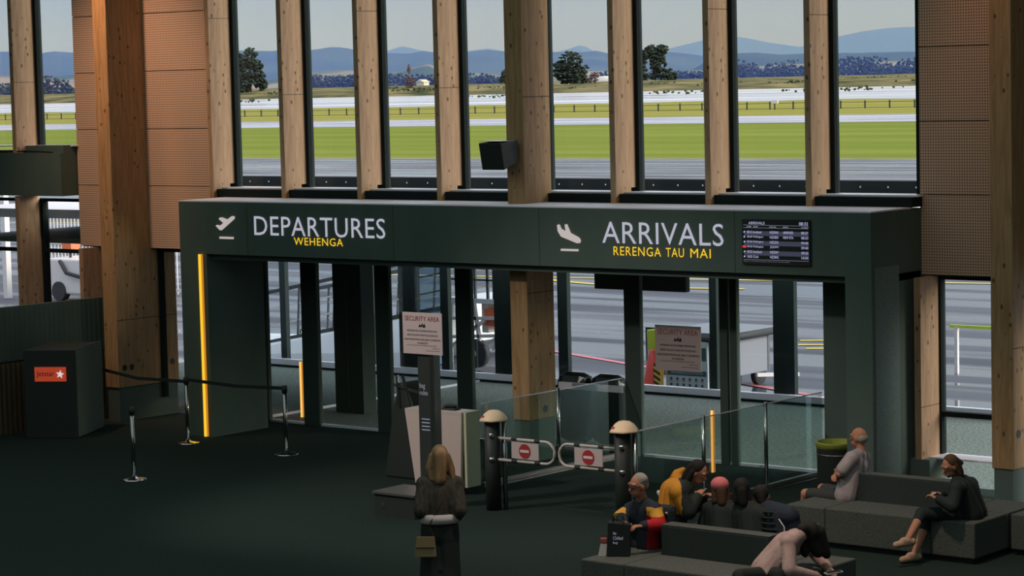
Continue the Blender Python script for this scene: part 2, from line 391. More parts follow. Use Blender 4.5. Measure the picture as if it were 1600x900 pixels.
# upper windows
wcount = [0]
def window(x0, x1, z0, z1, frame_w=.065, sill=False, ymid=.42, transoms=(), lowpane=None):
    wcount[0] += 1
    w = empty('window_%d' % wcount[0], ((x0+x1)/2, ymid, z0), kind='structure')
    b = MB(); b.box(x0, x0+frame_w, ymid-.06, ymid+.06, z0, z1); b.box(x1-frame_w, x1, ymid-.06, ymid+.06, z0, z1)
    b.box(x0+frame_w, x1-frame_w, ymid-.06, ymid+.06, z1-.05, z1)
    for zt in transoms: b.box(x0+frame_w, x1-frame_w, ymid-.05, ymid+.05, zt-.03, zt+.03)
    b.build('frame', 'black_frame', w)
    box('pane', (x0+frame_w, x1-frame_w, ymid+.008, ymid+.014, z0, z1-.05), 'glass', w)
    if sill: box('sill', (x0, x1, .10, ymid+.06, z0-.02, z0), 'sill_bright', w)
    return w
for k in range(0, 8):
    a = -6.225+1.552*k; bnd = -6.225+1.552*(k+1)
    x0 = a-.10; x1 = bnd-.10
    if k == 7: x1 = 6.06
    window(x0, x1, 3.735, 8.6, .13 if False else .165, True)
for k in (-4, -3):
    a = -6.225+1.552*k; x1 = a+1.552-.10
    if k == -3: x1 = -9.70
    window(a-.10, x1, 4.40, 8.6, .165, True)
for k in (-4, -3):
    a = -6.225+1.552*k
    window(a-.10, a+1.552-.10, .3, 3.5, .165, False, transoms=(2.62,))
window(-9.43, -8.38, .3, 2.72, .165, False)
window(-8.05, -6.36, .3, 2.72, .03, False)
window(6.10, 7.75, .46, 2.72, .12, True, transoms=(.97,))
# dark sill upstand on the canopy
tag(box('trim_3', (-6.33, 6.05, -.03, .48, 3.59, 3.715), 'black_frame'), kind='structure')
# left bulkhead with loose cables on top
bk = empty('bulkhead', (-10.9, -.1, 3.6), 'dark bulkhead across the far left windows with cables on top', 'bulkhead')
box('casing', (-12.9, -9.76, -.12, .34, 3.57, 4.28), 'black_clad', bk)
box('upper_casing', (-10.7, -9.76, -.05, .34, 4.28, 4.40), 'black_clad', bk)
for i in range(5):
    b = MB(); pts = [(-12.8+.35*j, -.08+.07*i, 4.30+.012*math.sin(j*1.3+i*2)+.01*(i % 2)) for j in range(9)]
    b.tube(pts, .012, 6); b.build('cable', 'steel' if i % 2 else 'black_frame', bk)

# ------------------------------------------------------------------ portal
po = empty('entrance_portal', (0, -.4, 0), 'black entrance portal carrying the departures and arrivals lettering', 'portal')
MB().box(-6.07, 6.03, -1.0, -.88, 2.79, 3.575).build('fascia', 'black_clad', po)
MB().box(-6.07, 6.03, -1.0, .0, 3.575, 3.592).build('canopy_top', 'canopy_top', po)
b = MB()   # soffit built round the middle column
for a, c in ((-6.07, -.02), (.34, 6.03)): b.box(a, c, -.88, .70, 2.70, 2.79)
b.box(-.02, .34, -.88, -.58, 2.70, 2.79); b.box(-.02, .34, .08, .70, 2.70, 2.79)
b.build('soffit', 'black_clad', po)
MB().box(-6.07, -5.50, -1.0, .2, 0, 2.79).build('left_pier', 'black_clad', po)
MB().box(5.66, 6.03, -1.0, .2, 0, 2.79).build('right_pier', 'black_clad', po)
MB().box(5.93, 6.03, -.88, .24, 2.79, 3.575).build('fascia_return', 'black_clad', po)
MB().box(-6.07, -5.97, -.88, .24, 2.79, 3.575).build('fascia_return', 'black_clad', po)
MB().box(6.03, 6.04, -.93, -.35, .3, 2.9).build('fabric_panel', 'dark_panel', po)
MB().box(4.66, 5.66, .1, .8, 0, 2.79).build('right_return', 'black_clad', po)
MB().box(-6.33, -6.07, .2, .8, 0, 2.79).build('left_return', 'black_clad', po)
for xx in (-4.62, -1.72, .9, 4.05):   # panel joints in the fascia
    MB().box(xx, xx+.006, -1.003, -.99, 2.80, 3.57).build('fascia_joint', 'joint', po)
text('departures_lettering', 'DEPARTURES', 'letter_white', po, -4.46, -1.012, 3.095, .285, 2.60, spacing=1.05)
text('yellow_lettering', 'WEHENGA', 'letter_yellow', po, -3.655, -1.012, 2.968, .112, .975, spacing=1.12)
text('arrivals_lettering', 'ARRIVALS', 'letter_white', po, 1.97, -1.012, 3.122, .285, 1.92, spacing=1.05)
text('yellow_lettering', 'RERENGA', 'letter_yellow', po, 2.15, -1.012, 2.965, .118, .765, spacing=1.12)
text('yellow_lettering', 'TAU', 'letter_yellow', po, 2.99, -1.012, 2.965, .118, .285, spacing=1.12)
text('yellow_lettering', 'MAI', 'letter_yellow', po, 3.375, -1.012, 2.965, .118, .315, spacing=1.12)
def icon(name, pts, bar, x0, z0, w, h):
    xs = [p[0] for p in pts]; ys = [p[1] for p in pts]; sx = w/(max(xs)-min(xs)); sy = h/(max(ys)-min(ys))
    mp = lambda a, b, y: (x0+(a-min(xs))*sx, y, z0+(max(ys)-b)*sy)
    m = MB(); m.prism(pts, lambda a, b: mp(a, b, -1.02), lambda a, b: mp(a, b, -1.0)); m.build(name, 'letter_icon', po)
    (a0, b0, a1, b1) = bar
    m = MB(); m.prism([(a0, b0), (a1, b0), (a1, b1), (a0, b1)], lambda a, b: mp(a, b, -1.02), lambda a, b: mp(a, b, -1.0)); m.build(name+'_underline', 'letter_icon', po)
icon('takeoff_symbol', [(592, 408), (610, 398), (640, 408), (682, 375), (632, 332), (640, 315), (665, 312), (728, 335), (782, 295), (803, 295), (810, 315), (800, 330), (655, 458), (640, 458)],
     (632, 532, 788, 555), -5.265, 3.155, .40, .215)
icon('landing_symbol', [(110, 145), (120, 142), (130, 165), (155, 178), (150, 142), (160, 140), (178, 185), (222, 208), (230, 222), (226, 236), (212, 237), (130, 205), (113, 178)],
     (127, 268, 216, 279), 1.225, 3.11, .385, .25)
def led(x, y, z0, z1, label, core='led_core', w=.035):  # also builds the bars that imitate reflections of a strip
    t = empty('light_strip_or_reflection', (x, y, z0), label, 'light')
    MB().box(x-w*.45, x+w*.45, y-.03, y-.005, z0, z1).build('lit_front', core, t)
    MB().box(x-w, x+w, y-.004, y+.02, z0, z1).build('housing', 'led_side', t)
    return t
led(-5.605, -1.03, .01, 2.785, 'tall amber light strip on the left pier of the portal')

# flight display
fd = empty('flight_display', (4.68, -1.0, 2.92), 'arrivals flight information screen at the right of the fascia', 'screen')
X0, X1, Z0, Z1 = 4.185, 5.185, 2.905, 3.475
MB().box(X0, X1, -1.03, -1.001, Z0, Z1).build('casing', 'deep_black', fd)
yt = -1.034
for i in (0, 2, 4):
    z = Z1-.155-.062*i
    MB().box(X0+.03, X1-.02, -1.0325, -1.0315, z-.05, z+.008).build('row_band', 'screen_band', fd)
for z in (Z1-.075, Z1-.108, Z0+.06): MB().box(X0+.02, X1-.02, yt, yt+.001, z, z+.004).build('rule_line', 'screen_line', fd)
text('heading_text', 'ARRIVALS', 'screen_text', fd, X0+.10, yt, Z1-.062, .032, .24)
text('clock_text', '08:32', 'screen_text', fd, X1-.155, yt, Z1-.064, .038, .13)
text('column_head', 'SCHED', 'screen_text', fd, X0+.07, yt, Z1-.100, .014, .07)
text('column_head', 'FROM', 'screen_text', fd, X0+.175, yt, Z1-.100, .014, .06)
text('column_heads', 'FLIGHT NO', 'screen_text', fd, X0+.41, yt, Z1-.100, .014, .10)
text('column_heads', 'STATUS', 'screen_text', fd, X0+.61, yt, Z1-.100, .014, .075)
text('column_heads', 'LATEST', 'screen_text', fd, X1-.12, yt, Z1-.100, .014, .10)
rows = [('08:15 Auckland', 'NZ5043', 'ARRIVED', '08:27'), ('08:40 Wellington', 'NZ5801', 'NEW ETA', '08:33'), ('09:40 Wellington', 'NZ5255', '', '09:40'),
        ('09:40 Wellington', 'JQ391', '', '09:40'), ('09:55 Auckland', 'NZ5047', '', '09:55'), ('10:05 Chch', 'NZ5842', '', '10:05')]
for i, (a, f, s, t) in enumerate(rows):
    z = Z1-.195-.062*i+.02
    text('row_text', a, 'screen_text', fd, X0+.075, yt, z, .031, .115+.0093*len(a[6:])*1.35+.0)
    text('row_text', f, 'screen_text', fd, X0+.415, yt, z, .031, .125)
    if s: text('row_text', s, 'screen_text', fd, X0+.61, yt, z, .031, .15)
    text('row_text', t, 'screen_text', fd, X1-.125, yt, z, .031, .10)
    c = (X0+.035, z+.016)
    MB().ell((c[0], yt, c[1]), (.032, .001, .016) if i == 3 else (.014, .001, .009), Matrix.Rotation(-.0 if i == 3 else -.6, 3, 'Y'), 10, 6).build('carrier_mark', 'screen_red' if i == 3 else 'screen_text', fd)
text('footnote', 'Flights in red indicate changes. Please check with the airline', 'screen_line', fd, X0+.02, yt, Z0+.035, .012, .68)

# speaker on the middle column
sp = empty('loudspeaker', (.2, -.7, 4.1), 'black wall loudspeaker fixed to the middle timber column', 'speaker')
P0 = lambda x: (lambda y, z: (x, y, z))
MB().prism([(-1.0, 4.44), (-.62, 4.47), (-.62, 4.17), (-.93, 4.07)], P0(-.12), P0(.27)).build('cabinet', 'black', sp, .012)
MB().box(.0, .2, -.64, -.545, 4.2, 4.4).build('bracket', 'black_frame', sp)
MB().box(-.10, .25, -1.0, -.64, 4.462, 4.468).build('top_edge', 'steel', sp)

# ------------------------------------------------------------------ inner sliding doors (plane y = .75)
def door(n, x0, x1, stiles, glass='door_glass'):
    d = empty('door_%d' % n, ((x0+x1)/2, .75, 0), kind='structure')
    for a, c in stiles: MB().box(a, c, .71, .79, 0, 2.70).build('stile', 'door_frame', d)
    MB().box(x0, x1, .715, .785, 2.58, 2.70).build('head', 'black_frame', d)
    MB().box(x0, x1, .74, .80, .0, .035).build('threshold', 'sill_bright', d)
    xs = sorted(stiles); e = [(xs[i][1], xs[i+1][0]) for i in range(len(xs)-1)]
    for a, c in e:
        if c-a > .06: MB().box(a, c, .748, .754, .035, 2.58).build('pane', glass, d)
    return d
door(1, -6.10, -1.50, [(-6.12, -5.98), (-5.21, -4.88), (-3.66, -3.38), (-2.06, -1.77)])
door(2, 1.03, 4.66, [(1.03, 1.30), (2.63, 2.755), (2.80, 2.91), (4.285, 4.47), (4.60, 4.68)])
# fixed lights either side of the middle column
fx = empty('window_30', (0, .75, 0), kind='structure')
MB().box(-1.77, 1.03, .74, .746, .04, 2.6).build('pane', 'door_glass', fx)
MB().box(-1.77, 1.03, .715, .785, 2.58, 2.70).build('head', 'black_frame', fx)
MB().box(-1.77, 1.03, .74, .80, 0, .03).build('threshold', 'black_frame', fx)
fx['kind'] = 'structure'

# ------------------------------------------------------------------ lobby: outer glazing (y = 6.4), side glazing, posts
lo = empty('wall_lobby', (-4, 6.4, 0), kind='structure')
MB().box(-13.3, 4.7, 6.34, 6.46, .045, .15).build('sill_rail', 'sill_bright', lo)
MB().box(-13.3, 4.7, 6.33, 6.36, 0, .045).build('sill_base', 'black_frame', lo)
MB().box(-13.3, 4.7, 6.3, 6.5, 2.6, 3.25).build('head', 'black_frame', lo)
posts = [(-9.05, -8.9), (-8.29, -7.86), (-7.29, -7.11), (-6.05, -5.30), (-4.63, -4.42), (-1.47, -1.33), (-.23, .17), (2.6, 2.75), (4.55, 4.7), (-11.3, -11.15)]
for a, c in posts: MB().box(a, c, 6.46, 6.56, .0, 2.6).build('post', 'post_frame', lo)
MB().box(-13.3, 4.7, 6.40, 6.406, .15, 2.6).build('pane', 'door_glass', lo)
MB().box(-7.85, -7.29, 6.50, 6.506, .15, 2.6).build('tinted_pane', 'tint_glass', lo)
box('ceiling_lobby', (-13.4, 4.75, .72, 6.5, 2.72, 2.8), 'shell'); tag(bpy.data.objects['ceiling_lobby'], kind='structure')
box('roof_lobby', (-13.4, 4.75, .62, 6.75, 3.15, 3.30), 'canopy_top'); tag(bpy.data.objects['roof_lobby'], kind='structure')
pr = empty('parapet', (-4, 6.7, 3.3), 'dark roof parapet with rivets seen through the upper windows', 'parapet')
MB().box(-15.5, 5.2, 6.68, 6.78, 3.0, 3.585).build('upstand', 'black_frame', pr)
b = MB()
for i in range(40): b.ell((-15.2+.5*i, 6.675, 3.49), (.018, .01, .018), None, 6, 4)
b.build('rivets', 'steel', pr)['kind'] = 'stuff'
# internal side glazing with its bright base rail
sg = empty('lobby_screen', (-6.3, 3.7, 0), 'glass side screen in the departures lobby with bright base rail', 'screen')
MB().box(-6.32, -6.28, .95, 6.3, .0, .035).build('base_rail', 'sill_bright', sg)
MB().box(-6.305, -6.297, .95, 6.3, .04, 2.6).build('pane', 'door_glass', sg)
dp = empty('lobby_pillar', (-5.5, 2.3, 0), 'broad dark pillar inside the departures lobby', 'pillar')
MB().box(-5.83, -5.22, 2.1, 2.4, 0, 2.7).build('casing', 'door_frame', dp)
MB().box(-5.54, -5.535, 2.095, 2.1, .1, 2.6).build('joint', 'dark_panel', dp)
# push bar across the middle light
pb = empty('push_bar', (-.4, .68, .8), 'pale push bar across the glass beside the middle column', 'bar')
MB().box(-.12, 1.03, .66, .71, .885, .975).build('bar', 'sill_bright', pb)
MB().box(.95, 1.0, .71, .738, .90, .95).build('bracket', 'steel', pb)
# black hanging monitor behind the doors
tv = empty('hanging_monitor', (1.2, 1.2, 2.3), 'black monitor hanging behind the arrivals doors', 'monitor')
MB().box(.15, 1.75, 1.2, 1.3, 2.28, 2.70).build('casing', 'door_frame', tv, .01)
MB().box(.16, 1.74, 1.195, 1.2, 2.282, 2.288).build('lower_edge', 'steel', tv)

# two dark padded chairs behind the glass beside the column
MAT['leather'] = mat('leather', (.018, .022, .022), .22)
def padded(x, y, zt, label):
    t = empty('padded_armchair', (x, y, 0), label, 'armchair')
    MB().box(x-.29, x+.29, y, y+.30, .02, zt).build('backrest', 'leather', t, .14)
    MB().box(x-.26, x+.26, y+.30, y+.46, .10, .46).build('seat', 'leather', t, .07)
    b = MB(); b.tube([(x-.2+.04*i, y+.05+.012*i, zt-.08+.05*math.sin(PI*i/10)) for i in range(11)], .007, 6); b.build('seam', 'steel', t)
    return t
padded(-.30, 1.15, 1.04, 'black padded armchair behind the glass, next to the middle column')
padded(.31, 1.15, 1.04, 'black padded armchair behind the glass, nearer the arrivals doors')

# ================================================================== EXTERIOR
def plane(name, x0, x1, y0, y1, z, m, kind='structure'):
    o = MB().add([(x0, y0, z), (x1, y0, z), (x1, y1, z), (x0, y1, z)], [(0, 1, 2, 3)]).build(name, m); tag(o, kind=kind); return o
def wet(name, c1, c2, scale, stretch, r1, r2, spec=.5):
    m = noise_mat(name, c1, c2, scale*.6, stretch, .5, 0, 4, .35, .7, spec)
    t = N(m, 'ShaderNodeTexCoord'); mp = N(m, 'ShaderNodeMapping'); mp.inputs['Scale'].default_value = stretch
    n = N(m, 'ShaderNodeTexNoise'); n.inputs['Scale'].default_value = scale; n.inputs['Detail'].default_value = 5
    r = N(m, 'ShaderNodeMapRange'); r.inputs['From Min'].default_value = .43; r.inputs['From Max'].default_value = .55
    r.inputs['To Min'].default_value = r1; r.inputs['To Max'].default_value = r2
    L(m, t.outputs['Object'], mp.inputs[0]); L(m, mp.outputs[0], n.inputs[0]); L(m, n.outputs[0], r.inputs[0]); L(m, r.outputs[0], bs(m).inputs['Roughness'])
    return m
MAT['apron'] = wet('wet_apron', (.040, .043, .062), (.095, .098, .125), .42, (.11, 1.7, 1), .05, .68)
MAT['runway'] = wet('wet_runway', (.34, .33, .42), (.44, .43, .52), .2, (.15, 1, 1), .12, .45)
MAT['grass'] = noise_mat('grass', (.13, .17, .016), (.20, .23, .04), .08, (.15, 1.4, 1), .95, 0, 8, .3, .7, .05)
MAT['grass2'] = noise_mat('grass_far', (.20, .20, .03), (.30, .27, .07), .05, (.3, 1.5, 1), .95, 0, 8, .3, .7, .05)
MAT['streak_white'] = mat('streak_white', (.55, .55, .58), .4)
MAT['paint_yellow'] = mat('paint_yellow', (.75, .52, .05), .5)
MAT['paint_red'] = mat('paint_red', (.62, .16, .20), .5)
plane('floor_apron', -320, 160, 6.5, 108, -.03, 'apron')
gk = MAT['gravel'] = noise_mat('gravel', (.22, .19, .14), (.30, .26, .20), .5, (1, 1, 1), .9)
plane('floor_gravel', -320, 160, 106.5, 109, -.025, 'gravel')
plane('floor_grass', -420, 260, 108, 213, -.02, 'grass')
plane('floor_runway', -520, 400, 212, 256, 0.0, 'runway')
plane('floor_grass_far', -700, 500, 255.5, 318, .01, 'grass2')
# rough edge of the shore, uneven grass bank
def strip_grid(name, x0, x1, nx, ys, zf, m, kind='structure'):
    v = []; f = []
    for yv in ys:
        for i in range(nx+1): x = x0+(x1-x0)*i/nx; v.append((x, yv, zf(x, yv)))
    n = nx+1
    for j in range(len(ys)-1):
        for i in range(nx): f.append((j*n+i, j*n+i+1, (j+1)*n+i+1, (j+1)*n+i))
    mb = MB().add(v, f, 0, True); o = mb.build(name, m); tag(o, kind=kind); return o
nz2 = lambda x, y, s, d=0.: noise.noise(Vector((x*s+d, y*s, d)))
strip_grid('floor_shore', -700, 400, 160, [318+8*i for i in range(14)],
           lambda x, y: .01+.22*max(0, (y-318)/90)*(1 if y < 425 else .0)*(.6+1.2*nz2(x, y, .05)), 'grass2')
MAT['water'] = wet('water', (.46, .46, .53), (.66, .65, .72), .05, (.06, 1, 1), .12, .38, .8)
plane('floor_water', -2500, 1500, 300, 990, -.35, 'water')
MAT['bank'] = noise_mat('far_bank', (.045, .06, .028), (.25, .205, .105), .07, (.5, 1.2, 1), .95, 0, 8, .35, .65, .05)
strip_grid('floor_bank', -2200, 500, 420, [952, 956, 962, 972, 990, 1015, 1050, 1100, 1170, 1260, 1380, 1600, 2200, 3200, 5200],
           lambda x, y: (-.5 if y < 954 else min(5.0, (y-952)*.16)*(.75+.4*nz2(x, 0, .012)) + .8*max(0, nz2(x, y, .03))*(1 if y < 1500 else 0)), 'bank')
# apron markings and painted wet reflections
MK = lambda n, pts, w, m, lab=None: None
def stripe(name, a, c, w, m, parent):
    a, c = Vector((*a, -.018)), Vector((*c, -.018)); t = (c-a).normalized(); s = Vector((-t.y, t.x, 0))*w/2
    return MB().add([a-s, c-s, c+s, a+s], [(0, 1, 2, 3)]).build(name, m, parent)
am = empty('apron_markings', (0, 20, -.02), kind='structure')
stripe('red_line', (-8.4, 11.05), (.6, 7.3), .16, 'paint_red', am); stripe('red_line', (.6, 7.3), (6, 6.8), .16, 'paint_red', am)
for i, (x, y) in enumerate(((-5.0, 14.8), (-4.6, 14.1), (-4.1, 13.6))): stripe('yellow_bar', (x, y), (x+2.2, y+1.25), .18, 'paint_yellow', am)
for a, c in (((-60, 38), (-20, 60)), ((-30, 30), (20, 52)), ((-22, 62), (12, 68)), ((-45, 78), (10, 82)), ((-26, 24), (4, 31))): stripe('yellow_line', a, c, .25, 'paint_yellow', am)
for y in (70, 80.5, 88, 96): stripe('wet_reflection_streak', (-140, y), (60, y+1.5), .3, 'streak_white', am)  # wet reflections on the apron, painted on as pale stripes
pts = [(9.3+2.6*math.cos(t)-1.0, 21.5+4.6*math.sin(t)) for t in np.linspace(.55*PI, 1.45*PI, 14)]
for a, c in zip(pts[:-1], pts[1:]): stripe('yellow_curve', a, c, .38, 'paint_yellow', am)
pts = [(-15.5+9*math.cos(t), 33+9*math.sin(t)) for t in np.linspace(1.0*PI, 1.6*PI, 12)]
for a, c in zip(pts[:-1], pts[1:]): stripe('yellow_curve', a, c, .25, 'paint_yellow', am)

# boundary fence beyond the runway
bf = empty('boundary_fence', (-240, 308, 0), 'thin wire boundary fence on the grass beyond the runway', 'fence')
b = MB()
for i in range(110): x = -420+4.4*i; b.box(x-.09, x+.09, 307.9, 308.1, 0, 1.25)
b.build('fence_posts', 'rubber', bf)['kind'] = 'stuff'
for z in (.08, .95): MB().box(-420, 64, 307.97, 308.03, z, z+.07).build('rail', 'rubber', bf)
ms = empty('marker_board', (-193.5, 306, 0), 'small white marker board on a post beside the runway fence', 'sign')
MB().box(-194.0, -192.8, 305.9, 306.1, 1.0, 1.5).build('board', 'white', ms); MB().box(-193.5, -193.3, 305.95, 306.05, 0, 1.0).build('post', 'rubber', ms)
wk = empty('shore_marker', (-674, 1022, 0), 'small red and white shore marker across the water', 'marker')
MB().prism([(-675.2, .2), (-673.2, .2), (-672.6, 3.6), (-673.6, 3.6)], lambda a, b_: (a, 1021.8, b_), lambda a, b_: (a, 1022.4, b_)).build('body', 'white', wk)
MB().box(-674.6, -673.2, 1021.7, 1021.8, .9, 1.7).build('band', 'paint_red', wk)

# trees: each a trunk and a crown built of many leaf clumps
def crown_mesh(blobs, seed, n_per, size):
    R = random.Random(seed); b = MB()
    for (c, r) in blobs:
        for _ in range(n_per):
            d = Vector((R.gauss(0, 1), R.gauss(0, 1), R.gauss(0, 1))).normalized()*(R.random()**.35)
            p = Vector(c)+Vector((d.x*r[0], d.y*r[1], d.z*r[2])); s = size*R.uniform(.6, 1.3)
            rot = Matrix.Rotation(R.uniform(0, 6), 3, 'Z') @ Matrix.Rotation(R.uniform(-.5, .5), 3, 'X')
            b.ell(p, (s, s, s*.55), rot, 6, 4)
    return b
MAT['leaf_dark'] = noise_mat('leaf_dark', (.012, .024, .022), (.03, .048, .036), .6, (1, 1, 1), .9)
MAT['leaf_mid'] = noise_mat('leaf_mid', (.03, .055, .022), (.06, .085, .035), .6, (1, 1, 1), .9)
MAT['leaf_red'] = noise_mat('leaf_red', (.11, .07, .09), (.16, .10, .12), .6, (1, 1, 1), .9)
MAT['leaf_hazed_blue'] = noise_mat('leaf_hazed_blue', (.022, .036, .045), (.045, .062, .07), .2, (1, 1, 1), .9)  # bluish haze of distance put into the leaf colour
MAT['bark'] = noise_mat('bark', (.06, .045, .035), (.09, .07, .06), 1, (1, 1, .3), .9)
def tree(name, x, y, z, h, blobs, label, m='leaf_dark', seed=1, n=60, size=1.2, trunk=.45, group=None):
    t = empty(name, (x, y, z), label, 'tree', group)
    MB().cyl((x, y, z-.6), (x, y, z+h*.75), trunk, trunk*.4, 8).build('trunk', 'bark', t)
    bl = [((x+c[0], y+c[1], z+c[2]), r) for c, r in blobs]
    crown_mesh(bl, seed, n, size).build('crown', m, t, fix=False)
    return t
# camera-right direction in plan is (.777,.629): u() lays a crown out across the view
def u(a, z, d=0.): return (a*.777-d*.629, a*.629+d*.777, z)
tree('pine_tree', -985.5, 983, 1.6, 29, [(u(0, 24), (4, 4, 3.5)), (u(-1.5, 19), (6, 5, 3.5)), (u(2.5, 17.5), (6, 5, 3)), (u(-3, 13), (6.5, 6, 3.5)), (u(3.5, 12), (6, 6, 3)), (u(0, 8), (6, 6, 3)), (u(5.5, 6.5), (4.5, 4, 3.5)), (u(-4, 4), (4, 4, 3))],
     'tallest dark pine across the water in the first window', seed=2, n=60, size=1.15)
tree('pine_tree', -1004, 992, 1.6, 27.5, [(u(-1, 22), (4, 4, 3.5)), (u(1.5, 19), (5, 4, 3)), (u(-1, 15), (6, 5, 3.5)), (u(0, 10), (5, 5, 3.5)), (u(-2, 5), (5, 5, 3.5))],
     'dark pine left of the tallest pine, partly behind a fin', seed=3, n=60, size=1.15)
tree('broad_tree', -896, 1167, 2.5, 22, [(u(0, 15), (7.5, 7, 6.5)), (u(-5, 10), (6, 6, 5.5)), (u(5.5, 9), (6, 6, 6)), (u(0, 6), (9, 8, 5)), (u(3, 4), (8, 7, 4))],
     'broad rounded dark tree right of the thick middle column', seed=4, n=110, size=1.2)
tree('tall_tree', -856, 1200, 2.5, 24, [(u(-2, 20.5), (4, 4, 3.4)), (u(4.5, 21), (3.6, 3.5, 3)), (u(1.5, 16), (5, 5, 3.6)), (u(-6, 18), (3.6, 3.5, 3)), (u(2, 11), (5.5, 5, 4)), (u(2.5, 5.5), (8, 6, 4.5)), (u(9.5, 4.5), (4, 4, 4.5))],
     'tall twin topped dark tree in the window above ARRIVALS', seed=5, n=75, size=1.15)
tree('tall_tree', -873, 1212, 2.5, 20, [(u(-1, 16), (3.4, 3, 4)), (u(-1, 10), (3.2, 3, 4)), (u(-1, 5), (3.5, 3, 3.6))],
     'slim dark tree half hidden by the fin above ARRIVALS', seed=6, n=60, size=1.1)
tree('bare_tree', -906, 1030, 2.6, 17, [(u(0, 12), (.8, .8, 3.2)), (u(-1.2, 6), (2.4, 2, 2.6)), (u(1.5, 5), (2.4, 2, 2.5)), (u(0, 2.6), (3, 2, 2))],
     'thin reddish bare tree on the far shore', 'leaf_red', 7, 40, .55, .3)
tree('shrub', -909, 1022, 2.0, 4, [(u(-2, 1.3), (5, 3, 1.6)), (u(4, .8), (4, 2, 1.2))], 'green shrub at the foot of the bare tree', 'leaf_mid', 8, 40, .8)
tree('pine_tree', -990, 1220, 3, 12, [(u(0, 8.5), (2.8, 2.5, 2.4)), (u(-1, 4.5), (3.4, 3, 2.6))], 'small dark pine beside the middle column on its left', seed=9, n=45, size=.9)
tree('shrub', -921, 1225, 3, 9, [(u(0, 4.5), (3.3, 3, 4)), (u(-5, 2), (3, 3, 2.4))], 'mauve leafless tree right of the broad dark tree', 'leaf_red', 10, 60, .8)
tree('shrub', -968, 1200, 2.8, 7, [(u(0, 3), (3.2, 3, 3))], 'mauve leafless bush left of the broad dark tree', 'leaf_red', 11, 50, .8)
# belts of trees further off: one bank of foliage each
def belt(name, pts, label, m, seed, size):
    R = random.Random(seed); b = MB()
    for (x, y, w, h) in pts:
        for _ in range(26 if size < 1 else 95):
            q = R.uniform(-w, w); zz = h*R.random()**.8*(1-.6*(q/w)**2)
            p = (x+q*.777+R.uniform(-8, 8), y+q*.629+R.uniform(-8, 8), 2+zz); s = size*R.uniform(.6, 1.4); b.ell(p, (s, s, s*.7), None, 6, 4)
    o = b.build(name, m, fix=False); tag(o, label, 'trees', None, 'stuff'); return o
def at(px, Lz): # point of the flat land at distance Lz along the view whose bearing is px/3850 of the view axis
    t = (px-800)/3850; return (21.41+Lz*(-.629+.777*t), -26.93+Lz*(.777+.629*t))
MAT['leaf_olive'] = noise_mat('leaf_olive', (.02, .032, .014), (.07, .075, .03), .15, (1, 1, 1), .9)
R = random.Random(5)
def beltpts(a, c, n, Lz, w, h):
    out = []
    for i in range(n):
        px = a+(c-a)*(i+.5)/n; x, y = at(px, Lz+R.uniform(-80, 80)); out.append((x, y, w, h*R.uniform(.55, 1.25)))
    return out
belt('tree_belt', beltpts(1120, 1560, 34, 3000, 14, 21), 'bluish belt of trees across the right hand windows', 'leaf_hazed_blue', 21, 1.9)
belt('tree_belt', beltpts(470, 640, 11, 3000, 16, 16), 'bluish belt of trees behind the second and third windows', 'leaf_hazed_blue', 22, 1.9)
belt('tree_belt', beltpts(-60, 125, 12, 2600, 15, 19), 'dark belt of trees in the far left window', 'leaf_hazed_blue', 23, 1.7)
belt('tree_belt', beltpts(655, 790, 9, 2900, 14, 14), 'bluish belt of trees left of the middle column', 'leaf_hazed_blue', 24, 1.8)
belt('tree_belt', beltpts(930, 1110, 12, 3000, 14, 12), 'low bluish belt of trees behind the tall tree', 'leaf_hazed_blue', 25, 1.8)
belt('shore_scrub', [(x+R.uniform(-9, 9), 985+R.uniform(-14, 110), R.uniform(3, 9), R.uniform(.6, 2.2)) for x in range(-1050, -480, 4)], 'scrub along the far bank of the water', 'leaf_olive', 26, .6)
belt('shore_scrub', [(x+R.uniform(-9, 9), 421, R.uniform(1, 3), R.uniform(.4, 1.0)) for x in (-345, -300, -262, -250, -196, -160, -425)], 'low bushes on the near shore of the water', 'leaf_mid', 27, .3)
# far buildings
hb = empty('hangar', (-1120, 1500, 2.5), 'pale curved roof shed beyond the broad tree', 'building')
MB().box(-1128, -1108, 1490, 1510, 2, 4.6).build('wall', 'offwhite', hb); MB().cyl((-1129, 1500, 4.6), (-1107, 1500, 4.6), 4.2, n=16).build('roof', 'white', hb)
hs = empty('farmhouse', at(668, 2500)+(4,), 'small pale house below the hill behind the bare tree', 'building'); hx, hy = at(668, 2500)
MB().box(hx-5, hx+5, hy-4, hy+4, 2, 8).build('wall', 'white', hs); MB().prism([(hx-6, 8), (hx+6, 8), (hx, 11)], lambda a, b_: (a, hy-5, b_), lambda a, b_: (a, hy+5, b_)).build('roof', 'offwhite', hs)

